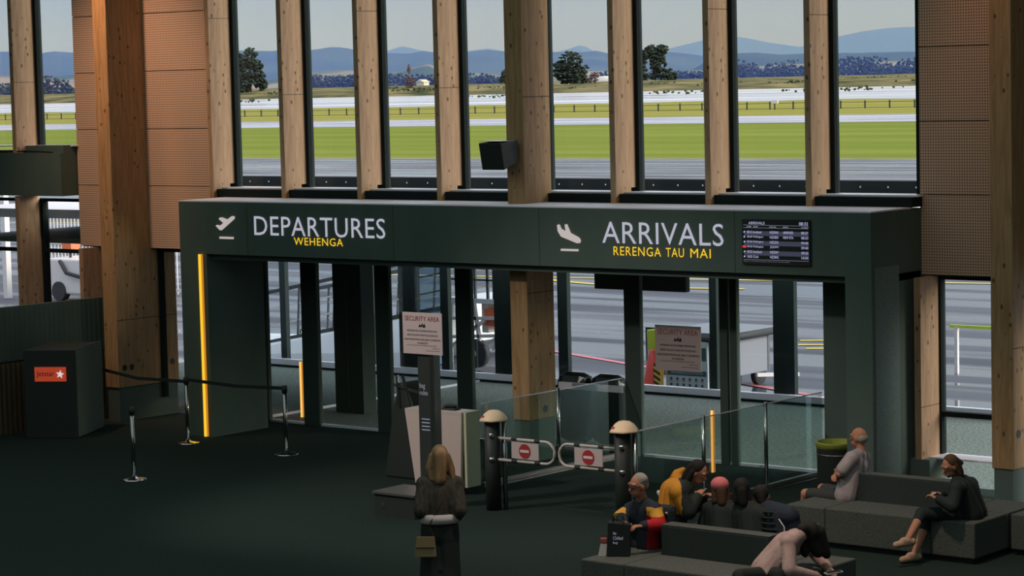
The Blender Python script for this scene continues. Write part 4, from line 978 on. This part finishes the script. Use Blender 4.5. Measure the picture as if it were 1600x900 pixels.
bench(6.48, 8.85, -3.68, -2.2, 7.0, 8.30, 'grey seating block at the right, under the man in the grey T-shirt')
bench(8.9, 11.2, -2.96, -1.5, 9.45, 10.7, 'grey seating block at the right edge, behind the woman in black')

# ================================================================== PEOPLE
PEOPLE = {
    'standing_woman': dict(head=(5.151, -8.090, 1.478), neck=(5.163, -8.102, 1.277), chest=(5.169, -8.115, 1.108), pel=(5.183, -8.150, 0.679), shL=(5.044, -8.207, 1.196), shR=(5.288, -8.011, 1.189), elL=(5.088, -8.327, 0.954), elR=(5.391, -8.082, 0.945), wrL=(4.985, -8.105, 0.792), wrR=(5.152, -7.907, 0.777), hipL=(5.129, -8.198, 0.642), hipR=(5.240, -8.108, 0.639), knL=(5.139, -8.222, 0.343), knR=(5.256, -8.127, 0.340), anL=(5.153, -8.240, 0.064), anR=(5.265, -8.150, 0.060)),
    'jacket_man': dict(head=(6.617, -6.685, 1.105), neck=(6.606, -6.586, 0.904), chest=(6.586, -6.553, 0.763), pel=(6.582, -6.522, 0.477), shL=(6.816, -6.678, 0.863), shR=(6.393, -6.511, 0.800), elL=(6.920, -6.738, 0.730), elR=(6.367, -6.668, 0.747), wrL=(6.837, -6.933, 0.740), wrR=(6.581, -6.882, 0.740), hipL=(6.662, -6.589, 0.449), hipR=(6.483, -6.478, 0.433), knL=(6.073, -6.430, 0.357), knR=(5.969, -6.256, 0.359), anL=(5.989, -6.407, 0.009), anR=(5.890, -6.229, 0.002)),
    'mustard_person': dict(head=(6.980, -6.123, 1.196), neck=(6.850, -6.115, 1.050), chest=(6.705, -6.177, 0.960), pel=(6.773, -6.354, 0.603), shL=(6.549, -5.979, 0.972), shR=(6.947, -6.427, 1.017), elL=(6.739, -5.846, 0.778), elR=(7.059, -6.422, 0.827), wrL=(6.861, -5.866, 0.874), wrR=(7.045, -6.225, 0.963), hipL=(6.680, -6.179, 0.526), hipR=(6.853, -6.423, 0.555), knL=(6.554, -5.764, 0.530), knR=(6.665, -5.806, 0.506), anL=(6.479, -5.610, 0.133), anR=(6.590, -5.651, 0.116)),
    'cap_person': dict(head=(7.273, -6.161, 1.040), neck=(7.293, -6.159, 0.908), chest=(7.302, -6.163, 0.797), pel=(7.378, -6.261, 0.514), shL=(7.137, -6.166, 0.815), shR=(7.469, -6.154, 0.824), elL=(7.106, -6.207, 0.665), elR=(7.511, -6.140, 0.640), wrL=(7.003, -5.920, 0.503), wrR=(7.230, -5.865, 0.503), hipL=(7.282, -6.214, 0.470), hipR=(7.420, -6.231, 0.474), knL=(6.937, -5.848, 0.471), knR=(7.042, -5.766, 0.441), anL=(6.847, -5.704, 0.084), anR=(6.942, -5.629, 0.068)),
    'dark_person': dict(head=(7.557, -6.186, 1.068), neck=(7.587, -6.176, 0.931), chest=(7.626, -6.156, 0.819), pel=(7.723, -6.240, 0.512), shL=(7.469, -6.154, 0.824), shR=(7.793, -6.151, 0.814), elL=(7.449, -6.188, 0.662), elR=(7.839, -6.132, 0.644), wrL=(7.353, -5.895, 0.506), wrR=(7.573, -5.846, 0.507), hipL=(7.628, -6.192, 0.469), hipR=(7.764, -6.210, 0.479), knL=(7.288, -5.822, 0.468), knR=(7.442, -5.828, 0.457), anL=(7.200, -5.676, 0.083), anR=(7.344, -5.689, 0.087)),
    'puffer_person': dict(head=(7.635, -5.940, 0.966), neck=(7.745, -5.992, 0.858), chest=(7.868, -6.030, 0.776), pel=(8.010, -6.140, 0.479), shL=(7.684, -5.983, 0.798), shR=(8.076, -6.115, 0.822), elL=(7.658, -6.020, 0.649), elR=(8.122, -6.096, 0.647), wrL=(7.603, -5.820, 0.519), wrR=(7.897, -5.841, 0.511), hipL=(7.917, -6.090, 0.448), hipR=(8.052, -6.109, 0.452), knL=(7.572, -5.725, 0.434), knR=(7.719, -5.735, 0.437), anL=(7.485, -5.577, 0.063), anR=(7.633, -5.586, 0.067)),
    'sweater_person': dict(head=(8.543, -6.452, 0.764), neck=(8.514, -6.606, 0.760), chest=(8.442, -6.738, 0.672), pel=(8.302, -6.942, 0.431), shL=(8.316, -6.258, 0.685), shR=(8.568, -6.888, 0.734), elL=(8.442, -6.178, 0.478), elR=(8.657, -7.035, 0.491), wrL=(8.646, -6.282, 0.381), wrR=(8.785, -6.685, 0.382), hipL=(8.186, -6.719, 0.380), hipR=(8.377, -7.013, 0.407), knL=(8.410, -6.229, 0.243), knR=(8.594, -6.594, 0.263), anL=(8.408, -6.152, -0.226), anR=(8.586, -6.521, -0.199)),
    'grey_shirt_man': dict(head=(6.920, -2.821, 1.132), neck=(6.949, -2.816, 0.957), chest=(6.915, -2.862, 0.791), pel=(6.834, -2.960, 0.481), shL=(6.995, -3.104, 0.933), shR=(6.819, -2.545, 0.852), elL=(6.915, -3.252, 0.765), elR=(6.549, -2.654, 0.674), wrL=(6.693, -2.917, 0.744), wrR=(6.777, -3.111, 0.712), hipL=(6.902, -3.099, 0.478), hipR=(6.757, -2.833, 0.449), knL=(6.311, -2.999, 0.456), knR=(6.274, -2.578, 0.452), anL=(6.206, -2.871, 0.031), anR=(6.169, -2.447, 0.052)),
    'reading_woman': dict(head=(8.473, -3.512, 1.019), neck=(8.494, -3.383, 0.863), chest=(8.539, -3.297, 0.728), pel=(8.623, -3.256, 0.470), shL=(8.632, -3.665, 0.803), shR=(8.436, -2.991, 0.739), elL=(8.655, -3.794, 0.631), elR=(8.325, -3.165, 0.563), wrL=(8.476, -3.802, 0.706), wrR=(8.376, -3.623, 0.720), hipL=(8.674, -3.408, 0.477), hipR=(8.541, -3.132, 0.443), knL=(8.279, -3.787, 0.526), knR=(8.261, -3.618, 0.428), anL=(8.295, -4.121, 0.302), anR=(8.229, -3.874, 0.095)),
}
def fixp(n, **kw): PEOPLE[n].update(kw)
q = PEOPLE['sweater_person']
for k in q: q[k] = tuple(Vector(q[k])+(Vector((21.41, -26.93, 5.25))-Vector(q[k])).normalized()*.36)
fixp('sweater_person', knL=(8.78, -7.42, .53), knR=(8.50, -7.66, .53), anL=(8.92, -7.60, .09), anR=(8.66, -7.88, .09))
fixp('jacket_man', knL=(6.20, -6.66, .50), knR=(6.18, -6.40, .50), anL=(6.12, -6.68, .09), anR=(6.10, -6.38, .09))
for n in ('mustard_person', 'cap_person', 'dark_person', 'puffer_person'):
    d = PEOPLE[n]
    for s in 'LR': a = d['an'+s]; d['an'+s] = (a[0]-.02, max(a[1], -5.80), .09); k = d['kn'+s]; d['kn'+s] = (k[0], max(k[1], -5.88), .50)
fixp('grey_shirt_man', anL=(6.21, -2.90, .09), anR=(6.15, -2.48, .09))

for k, c in dict(skin=(.52, .25, .16), skin_light=(.58, .34, .25), hair_grey=(.34, .32, .29), hair_blond=(.34, .20, .10), hair_dark=(.022, .020, .018), hair_brown=(.10, .055, .03),
                 knit=(.055, .05, .042), cloth_black=(.022, .030, .030), cloth_navy=(.025, .034, .050), tan_bag=(.36, .26, .15), mustard=(.62, .27, .03), jacket_yellow=(.75, .40, .06),
                 jacket_red=(.52, .02, .025), pink_cap=(.72, .20, .22), pale_pink=(.50, .34, .32), tee_grey=(.42, .36, .38), shorts=(.05, .055, .055), shoe_pale=(.55, .36, .26),
                 white_cloth=(.72, .66, .68), eye_white=(.6, .58, .55), lips=(.35, .12, .10), screen_dark=(.02, .02, .025)).items():
    MAT[k] = mat(k, c, .75 if k not in ('screen_dark',) else .2, 0, .25)
MAT['knit'] = noise_mat('knit', (.045, .042, .036), (.085, .075, .06), 30, (1, 1, .25), .95, .6)
MAT['hair_blond'] = noise_mat('hair_blond', (.20, .11, .05), (.48, .30, .16), 14, (1, 1, .12), .6)
MAT['tee_grey'] = noise_mat('tee_grey', (.36, .31, .33), (.46, .40, .42), 12, (1, 1, .6), .9, .3)
MAT['pale_pink'] = noise_mat('pale_pink', (.44, .30, .28), (.56, .40, .37), 14, (1, 1, .6), .9, .3)

def blob(name, prims, voxel, mats, parent, colorfn=None, smooth=5):
    """union of tapered capsules ('c', a, b, ra, rb) and ellipsoids ('e', c, r, R) remeshed into one continuous skin"""
    b = MB()
    for p in prims:
        if p[0] == 'c':
            a, c, ra, rb = Vector(p[1]), Vector(p[2]), p[3], p[4]
            if (c-a).length < 1e-4: continue
            t = (c-a).normalized(); u = Vector((0, 0, 1)) if abs(t.z) < .9 else Vector((1, 0, 0))
            x = t.cross(u).normalized(); y = t.cross(x); n = 12; rings = []
            for i in range(5): th = PI/2*i/4*.98+.02; rings.append((a-t*ra*math.cos(th), ra*math.sin(th)))
            for i in range(5): th = PI/2*(4-i)/4*.98+.02; rings.append((c+t*rb*math.cos(th), rb*math.sin(th)))
            v = [o+x*r*math.cos(2*PI*j/n)+y*r*math.sin(2*PI*j/n) for o, r in rings for j in range(n)]
            f = [(i*n+j, i*n+(j+1) % n, (i+1)*n+(j+1) % n, (i+1)*n+j) for i in range(9) for j in range(n)]
            f += [tuple(range(n))[::-1], tuple(range(9*n, 10*n))]
            b.add(v, f)
        else: b.ell(p[1], p[2], p[3] if len(p) > 3 else None, 16, 10)
    inv = parent.matrix_basis.inverted() if parent.parent is None else (parent.parent.matrix_basis @ parent.matrix_basis).inverted()
    me = bpy.data.meshes.new('tmp'); me.from_pydata([tuple(inv @ Vector(v)) for v in b.v], [], b.f)
    bm = bmesh.new(); bm.from_mesh(me); bmesh.ops.remove_doubles(bm, verts=bm.verts, dist=1e-5); bmesh.ops.recalc_face_normals(bm, faces=bm.faces); bm.to_mesh(me); bm.free()
    o = bpy.data.objects.new('tmp', me); COL.objects.link(o)
    r = o.modifiers.new('r', 'REMESH'); r.mode = 'VOXEL'; r.voxel_size = voxel; r.use_smooth_shade = True
    if smooth: s = o.modifiers.new('s', 'SMOOTH'); s.iterations = smooth; s.factor = .5
    bpy.context.view_layer.update()
    me2 = bpy.data.meshes.new_from_object(o.evaluated_get(bpy.context.evaluated_depsgraph_get()))
    bpy.data.objects.remove(o); bpy.data.meshes.remove(me); me2.name = name
    me2.materials.clear()
    for m in (mats if isinstance(mats, (list, tuple)) else [mats]): me2.materials.append(MAT[m] if isinstance(m, str) else m)
    if colorfn:
        W_ = parent.matrix_basis if parent.parent is None else parent.parent.matrix_basis @ parent.matrix_basis
        for p in me2.polygons: p.material_index = colorfn(W_ @ p.center)
    me2.polygons.foreach_set('use_smooth', [True]*len(me2.polygons))
    ob = bpy.data.objects.new(name, me2); COL.objects.link(ob); ob.parent = parent
    return ob

def hand(prims, elbow, wrist, curl, side, s=1.):
    e, w = Vector(elbow), Vector(wrist); d = (w-e).normalized()
    n = Vector((0, 0, -1)); n = (n-d*n.dot(d)); n = n.normalized() if n.length > .1 else Vector((1, 0, 0))
    a = d.cross(n).normalized()*side
    k = w+d*.075*s
    for i in (-1, 0, 1): prims.append(('c', w+a*i*.018*s, k+a*i*.026*s, .016*s, .014*s))
    for i, ln in zip((-1.5, -.5, .5, 1.5), (.062, .075, .070, .055)):
        p0 = k+a*i*.019*s; p1 = p0+(d*math.cos(curl*.5)+n*math.sin(curl*.5))*ln*.55*s; p2 = p1+(d*math.cos(curl*1.4)+n*math.sin(curl*1.4))*ln*.5*s
        prims += [('c', p0, p1, .0095*s, .0088*s), ('c', p1, p2, .0088*s, .0075*s)]
    t0 = w+d*.02*s+a*-.024*s; t1 = t0+(d*.6-a*.75).normalized()*.045*s; t2 = t1+(d*.9-a*.1+n*.3).normalized()*.032*s
    prims += [('c', t0, t1, .013*s, .011*s), ('c', t1, t2, .011*s, .009*s)]

def person(key, label, face, top, legs, hair, skin='skin', lean_up=None, top_lo=.06, top_r=.022, arms='long', long_skirt=False, shoes='deep_black', body_scale=1.):
    J = {k: Vector(v) for k, v in PEOPLE[key].items()}
    base = Vector((J['pel'].x, J['pel'].y, 0)); t = empty('person', base, label, 'person')
    f = Vector(face).normalized(); up = (J['head']-J['neck']).normalized()*.4+Vector((0, 0, 1)); up = Vector(lean_up) if lean_up else up
    up = (up-f*up.dot(f)).normalized(); s = f.cross(up).normalized()
    R = Matrix((s, f, up)).transposed(); H = J['head']
    hp = lambda x, y, z: H+s*x+f*y+up*z
    S = body_scale
    # --- body: one continuous skin
    pr = [('e', hp(0, -.008, .012), (.074, .094, .098), R), ('e', hp(0, .030, -.058), (.052, .058, .058), R), ('c', hp(0, .045, -.08), hp(0, .062, -.094), .030, .022),
          ('c', hp(0, .088, .005), hp(0, .108, -.030), .010, .014), ('c', hp(-.045, .075, .030), hp(.045, .075, .030), .014, .014),
          ('e', hp(.076, -.005, -.012), (.010, .022, .034), R), ('e', hp(-.076, -.005, -.012), (.010, .022, .034), R), ('c', hp(-.022, .085, -.066), hp(.022, .085, -.066), .011, .011),
          ('c', J['neck'], hp(0, -.015, -.06), .056, .052)]
    ch, pe = J['chest'], J['pel']
    for a in 'LR':
        pr += [('c', J['hip'+a], J['sh'+a].lerp(ch, .45), .105*S, .085*S), ('c', J['sh'+a], J['el'+a], .050*S, .040*S), ('c', J['el'+a], J['wr'+a], .040*S, .027*S),
               ('c', J['sh'+a], J['neck'], .048*S, .050*S), ('c', J['hip'+a], J['kn'+a], .085*S, .058*S), ('c', J['kn'+a], J['an'+a], .056*S, .036*S)]
        toe = J['an'+a]+Vector((f.x, f.y, 0)).normalized()*.15; toe.z = .045 if J['an'+a].z < .2 else J['an'+a].z-.05
        J['toe'+a] = toe; pr.append(('c', J['an'+a]-Vector((0, 0, .03)), toe, .036, .03))
    pr += [('c', pe, ch, .115*S, .115*S), ('c', J['shL'], J['shR'], .062*S, .062*S), ('c', ch, J['neck'], .10*S, .055*S)]
    for a, sd in (('L', 1), ('R', -1)): hand(pr, J['el'+a], J['wr'+a], .9, sd)
    blob('body', pr, .0085, skin, t, smooth=3)
    # --- face details
    b = MB()
    for x in (-.031, .031): b.ell(hp(x, .078, .004), (.012, .008, .007), R, 10, 6)
    eyes = b; eyes.build('eyes', 'eye_white', t)['kind'] = 'stuff'
    for x in (-.031, .031): MB().ell(hp(x, .0855, .004), (.005, .003, .005), R, 8, 5).build('pupil', 'ink', t)
    MB().ell(hp(0, .095, -.066), (.022, .006, .006), R, 10, 5).build('mouth', 'lips', t)
    # --- garments
    tp = []
    for a in 'LR':
        tp += [('c', J['hip'+a].lerp(J['sh'+a], top_lo), J['sh'+a].lerp(ch, .45), .105*S+top_r, .088*S+top_r), ('c', J['sh'+a], J['neck'].lerp(J['sh'+a], .35), .05*S+top_r, .048*S+top_r)]
        e = J['el'+a]; w = J['wr'+a]
        if arms == 'long': tp += [('c', J['sh'+a], e, .050*S+top_r, .044*S+top_r), ('c', e, e.lerp(w, .86), .044*S+top_r, .032*S+top_r*.8)]
        else: tp += [('c', J['sh'+a], J['sh'+a].lerp(e, .72), .054*S+top_r, .052*S+top_r)]
    tp += [('c', pe+(ch-pe)*(top_lo-.01), ch, .115*S+top_r, .115*S+top_r), ('c', J['shL'], J['shR'], .06*S+top_r, .06*S+top_r), ('c', ch, J['neck'].lerp(ch, .25), .10*S+top_r, .06*S+top_r)]
    garment = blob(top[0], tp, .012, top[1], t, top[2] if len(top) > 2 else None, smooth=4)
    lp = []
    if long_skirt:
        for a in 'LR': lp += [('c', J['hip'+a], J['kn'+a], .125, .135), ('c', J['kn'+a], J['an'+a]+Vector((0, 0, .10)), .135, .15)]
        lp += [('c', J['hipL']+Vector((0, 0, .13)), J['hipL'], .125, .13), ('c', J['hipR']+Vector((0, 0, .13)), J['hipR'], .125, .13), ('c', J['knL'], J['knR'], .13, .13), ('c', pe+Vector((0, 0, .10)), pe, .135, .14), ('c', J['anL']+Vector((0, 0, .12)), J['anR']+Vector((0, 0, .12)), .15, .15)]
    else:
        for a in 'LR':
            k, n = J['kn'+a], J['an'+a]
            lp += [('c', J['hip'+a], J['hip'+a].lerp(k, .86 if legs[2:] == ('short',) else 1.), .098*S, .072*S)]
            if legs[2:] == (): lp += [('c', k, n.lerp(k, .06), .072*S, .054*S)]
            elif legs[2:] == ('crop',): lp += [('c', k, n.lerp(k, .75), .072*S, .062*S)]
        lp += [('c', J['hipL'], J['hipR'], .118*S, .118*S), ('c', pe, pe.lerp(ch, .15), .122*S, .122*S)]
    blob(legs[0], lp, .013, legs[1], t, smooth=3)
    for a in 'LR':
        an, toe = J['an'+a], J['toe'+a]; heel = an-Vector((f.x, f.y, 0)).normalized()*.05
        blob('shoe', [('c', Vector((heel.x, heel.y, an.z-.035)), Vector((toe.x, toe.y, toe.z-.002)), .045, .038), ('c', an-Vector((0, 0, .02)), an.lerp(toe, .4), .046, .042)], .010, shoes, t, smooth=2)
    if hair: blob('hair', [(('c', hp(*q[1]), hp(*q[2]), q[3], q[4]) if q[0] == 'c' else ('e', hp(*q[1]), q[2], R)) for q in hair[1]], .010, hair[0], t, smooth=2)
    return t, J, hp, R

cap_hair = [('e', (0, -.028, .036), (.084, .088, .090)), ('c', (0, -.06, 0), (0, -.07, -.05), .06, .045)]
bob = cap_hair + [('c', (-.06, -.03, 0), (-.07, -.03, -.11), .035, .03), ('c', (.06, -.03, 0), (.07, -.03, -.11), .035, .03), ('c', (0, -.07, 0), (0, -.075, -.13), .06, .05)]
longh = cap_hair + [('c', (-.065, -.03, .0), (-.105, -.04, -.12), .050, .045), ('c', (-.105, -.04, -.12), (-.085, -.06, -.23), .045, .03), ('c', (.065, -.03, 0), (.11, -.045, -.13), .050, .045), ('c', (.11, -.045, -.13), (.13, -.06, -.22), .045, .028), ('c', (0, -.08, .02), (0, -.10, -.22), .078, .065)]

# woman standing with her back to us
t, J, hp, R = person('standing_woman', 'standing woman seen from behind in dark knit sweater and long black skirt', (-.66, .75, -.05), ('sweater', 'knit'), ('skirt', 'cloth_black'),
                     ('hair_blond', longh), 'skin_light', top_r=.035, long_skirt=True, top_lo=.66)
pe = J['pel']; mb = MB(); v = []; n = 28   # white shirt hem showing under the sweater
for z, k in ((.135, .99), (.225, 1.0)):
    for i in range(n):
        an = 2*PI*i/n; d = Vector((.777, .629, 0))*.205*k*math.cos(an)+Vector((-.629, .777, 0))*.165*k*math.sin(an); v.append(pe+d+Vector((0, 0, z)))
mb.add(v, [(i, (i+1) % n, n+(i+1) % n, n+i) for i in range(n)]+[tuple(range(n))[::-1], tuple(range(n, 2*n))], 0, True); mb.build('shirt_hem', 'white_cloth', t)
bgx = Vector((5.205, -8.40, .60))
hb_ = empty('shoulder_bag', bgx, 'tan flap shoulder bag hanging at the hip of the standing woman', 'bag', rz=math.radians(36)); HM = hb_.matrix_basis
def BB(m_, fn):
    mb = MB(); fn(mb); mb.v = [tuple(HM @ Vector(v)) for v in mb.v]; return mb
BB(0, lambda m: m.prism([(-.115, -.10), (.105, -.10), (.09, .10), (-.085, .10)], lambda a, b_: (a, -.035, b_), lambda a, b_: (a, .03, b_))).build('pouch', 'tan_bag', hb_, .008)
BB(0, lambda m: m.prism([(-.10, .0), (.095, .0), (.092, .112), (-.088, .112)], lambda a, b_: (a, -.046, b_), lambda a, b_: (a, -.036, b_))).build('flap', 'tan_bag', hb_, .004)
BB(0, lambda m: m.box(-.10, .095, -.047, -.0455, -.003, .001)).build('flap_edge', 'hair_brown', hb_)
mb = MB(); mb.tube([tuple(HM @ Vector((.09, 0, .10))), (5.20, -8.34, .80), (5.27, -8.26, 1.0), (5.30, -8.14, 1.19), (5.30, -8.05, 1.262)], .007, 6); mb.build('strap', 'hair_brown', hb_)

# man in the patchwork jacket
def jac(c):
    d = (c-Vector(PEOPLE['jacket_man']['shL'])); e = c-Vector(PEOPLE['jacket_man']['elR'])
    near_l = (c.x*.777+c.y*.629) > (PEOPLE['jacket_man']['shL'][0]*.777+PEOPLE['jacket_man']['shL'][1]*.629)-.085
    if near_l and c.z < .90: return 1 if c.z > .815 else 2
    if e.length < .11 and (c.x*.777+c.y*.629) < (PEOPLE['jacket_man']['elR'][0]*.777+PEOPLE['jacket_man']['elR'][1]*.629)+.06: return 1 if c.z > .715 else 2
    return 0
t, J, hp, R = person('jacket_man', 'grey haired man in glasses wearing a navy jacket with yellow and red sleeves', (-.35, -.93, -.18), ('jacket', ['cloth_navy', 'jacket_yellow', 'jacket_red'], jac), ('trousers', 'cloth_black'),
                     ('hair_grey', [('e', (0, -.035, .040), (.086, .085, .084)), ('e', (-.05, -.045, .06), (.045, .05, .045)), ('e', (.05, -.045, .06), (.045, .05, .045)), ('e', (0, -.07, -.01), (.072, .045, .06))]), 'skin', top_r=.03)
g = MB()
for x in (-.032, .032):
    pts = [hp(x+.024*math.cos(a), .097, .004+.019*math.sin(a)) for a in np.linspace(0, 2*PI, 13)]; g.tube(pts, .0035, 6)
g.tube([hp(-.010, .099, .006), hp(.010, .099, .006)], .003, 6)
for x in (-1, 1): g.tube([hp(x*.056, .094, .006), hp(x*.078, .0, .006)], .003, 6)
g.build('glasses', 'ink', t)['kind'] = 'stuff'
# black carrier bag and small packet on the seat end
cb = empty('carrier_bag', (6.68, -7.12, .45), 'black carrier bag with pale handwriting on the end of the near bench', 'bag', rz=math.radians(30)); HM = cb.matrix_basis
BB(0, lambda m: m.prism([(-.115, .002), (.115, .002), (.125, .33), (-.10, .35)], lambda a, b_: (a, -.06, b_), lambda a, b_: (a, .06, b_))).build('body', 'cloth_black', cb, .006)
for y in (-.05, .05):
    m_ = MB(); m_.tube([tuple(HM @ Vector((-.05, y, .34))), tuple(HM @ Vector((-.04, y, .42))), tuple(HM @ Vector((.04, y, .42))), tuple(HM @ Vector((.06, y, .33)))], .006, 6); m_.build('handle', 'cloth_black', cb)
for ln, z, w in (('the', .225, .035), ('Chilled', .175, .10), ('buy', .125, .05)):
    text('bag_lettering', ln, 'screen_line', cb, 0, 0, 0, .034, w, frame=HM @ Matrix.Translation((-.05, -.064, z)))
pk = empty('small_packet', (6.55, -7.22, .45), 'small white packet with a red top beside the black carrier bag', 'packet', rz=math.radians(30)); HM = pk.matrix_basis
BB(0, lambda m: m.prism([(-.045, .002), (.035, .002), (.05, .125), (-.02, .125)], lambda a, b_: (a, -.02, b_), lambda a, b_: (a, .02, b_))).build('card', 'white_cloth', pk)
BB(0, lambda m: m.box(-.025, .055, -.02, .02, .13, .19)).build('red_top', 'lips', pk, .015)

# person with the mustard jacket, bent to the right over a phone
def mus(c):
    n = Vector(PEOPLE['mustard_person']['neck']); v = (c-n); return 1 if (v.x*.777+v.y*.629) < -.10 and c.z > .80 else 0
t, J, hp, R = person('mustard_person', 'person in a mustard jacket bending right over a phone', (.80, .25, -.55), ('jacket', ['cloth_black', 'mustard'], mus), ('trousers', 'cloth_black'), ('hair_dark', bob), 'skin', top_r=.04)
blob('hood', [('c', (6.47, -6.02, .93), (6.62, -5.98, 1.10), .045, .06), ('c', (6.62, -5.98, 1.12), (6.67, -5.95, 1.17), .06, .03), ('c', (6.62, -6.0, 1.08), (6.72, -6.05, .93), .07, .075), ('c', (6.50, -6.05, .92), (6.72, -6.05, .92), .05, .07)], .012, 'mustard', t)
blob('collar', [('c', (6.46, -6.10, .93), (6.52, -6.12, .89), .028, .03)], .010, 'white_cloth', t)
ph = empty('mobile_phone', (7.02, -6.12, .97), 'mobile phone held by the person in the mustard jacket', 'phone'); MB().bar((6.99, -6.14, .95), (7.06, -6.09, 1.02), .07, .01).build('case', 'screen_dark', ph); MB().bar((6.99, -6.15, .955), (7.06, -6.10, 1.025), .05, .004).build('screen', 'white', ph)

# cap wearer and two in dark coats
t, J, hp, R = person('cap_person', 'person in a pink cap and dark coat on the far side of the near bench', (-.70, .70, -.15), ('coat', 'cloth_black'), ('trousers', 'cloth_black'), ('hair_brown', bob), 'skin_light', top_r=.03)
blob('cap', [('e', hp(0, -.016, .05), (.097, .108, .085), R), ], .010, 'pink_cap', t, smooth=2)
blob('cap_brim', [('c', hp(-.045, .09, .035), hp(.045, .09, .035), .016, .016), ('c', hp(-.03, .15, .028), hp(.03, .15, .028), .014, .014), ('c', hp(0, .09, .035), hp(0, .15, .028), .016, .014)], .009, 'pink_cap', t, smooth=2)
t, J, hp, R = person('dark_person', 'dark haired person in a black coat right beside the pink cap', (-.6, .8, -.1), ('coat', 'cloth_black'), ('trousers', 'cloth_black'), ('hair_dark', bob), 'skin', top_r=.03)
t, J, hp, R = person('puffer_person', 'person in a black puffer jacket slumped at the right end of the group', (-.5, .85, -.25), ('puffer_jacket', 'cloth_navy'), ('trousers', 'cloth_black'), ('hair_dark', cap_hair), 'skin', top_r=.055)
for i in range(4):
    z = .70+.055*i; c = J['chest'].lerp(J['pel'], (.82-z)/.36); pts = [c+Vector((.19*math.cos(a), .19*math.sin(a), z-c.z)) for a in np.linspace(-2.6, .6, 12)]
    m_ = MB(); m_.tube(pts, .012, 6); m_.build('quilt_seam', 'cloth_black', t)
m_ = MB(); m_.tube([(8.075, -6.30, .83), (8.15, -6.32, .76), (8.18, -6.36, .66)], .006, 6); m_.build('drawstring', 'white_cloth', t)
bp_ = empty('backpack', (6.86, -6.53, .452), 'navy backpack with white specks standing behind the near bench back', 'backpack')
MB().box(6.74, 6.96, -6.60, -6.46, .452, .90).build('main_pocket', 'cloth_navy', bp_, .055); MB().box(6.78, 6.92, -6.645, -6.60, .63, .76).build('front_pocket', 'cloth_navy', bp_, .02)
R9 = random.Random(4)
for i in range(9):
    x, z = R9.uniform(6.77, 6.93), R9.uniform(.66, .87); MB().ell((x, -6.604 if z > .77 else -6.647, z), (.012, .005, .012), None, 8, 5).build('white_speck', 'offwhite', bp_)

# person in the pale pink sweater, bent over a phone
t, J, hp, R = person('sweater_person', 'person in a pale pink sweater bending over a phone, nearest the camera', (.62, .45, -.80), ('sweater', 'pale_pink'), ('trousers', 'cloth_black'), None, 'skin_light', lean_up=(.55, .45, .75), top_r=.024)
H = J['head']
blob('hair', [('e', H, (.104, .104, .115)), ('c', H, J['neck'].lerp(H, .3)+Vector((0, 0, .05)), .09, .06), ('c', H+Vector((-.03, -.02, .03)), H+Vector((.06, .03, -.19)), .085, .06), ('c', H+Vector((.06, .05, 0)), H+Vector((.12, .09, -.22)), .07, .045), ('c', H+Vector((-.08, -.08, -.02)), H+Vector((-.03, -.06, -.2)), .05, .04)], .011, 'hair_dark', t, smooth=3)
w = J['wrR'].lerp(J['wrL'], .5)+Vector((.07, .03, .0))
ph = empty('mobile_phone', w, 'mobile phone held by the person in the pale pink sweater', 'phone'); MB().bar(w+Vector((-.04, -.06, 0)), w+Vector((.05, .08, .015)), .085, .012).build('case', 'white', ph); MB().bar(w+Vector((-.035, -.05, .009)), w+Vector((.045, .07, .022)), .07, .006).build('screen', 'screen_dark', ph)

# man in the grey T-shirt with folded arms
t, J, hp, R = person('grey_shirt_man', 'man in a grey T-shirt and shorts with folded arms on the right bench', (-.90, -.05, -.05), ('t_shirt', 'tee_grey'), ('shorts', 'shorts', 'short'),
                     ('hair_grey', [('e', (0, -.045, -.012), (.080, .066, .062))]), 'skin', arms='short', top_r=.026)
# woman in black with crossed legs
t, J, hp, R = person('reading_woman', 'woman in black with crossed legs and pale shoes at the right end of the bench', (-.42, -.82, -.45), ('coat', 'cloth_black'), ('trousers', 'cloth_black', 'crop'),
                     ('hair_brown', bob+[('c', (0, -.09, .02), (.03, -.15, -.06), .04, .03)]), 'skin', top_r=.03, shoes='shoe_pale')
ph = empty('mobile_phone', (8.42, -3.78, .73), 'mobile phone in the hands of the woman in black', 'phone'); MB().bar((8.39, -3.81, .72), (8.45, -3.76, .76), .06, .01).build('case', 'screen_dark', ph); MB().bar((8.385, -3.82, .724), (8.445, -3.77, .764), .045, .004).build('screen', 'offwhite', ph)
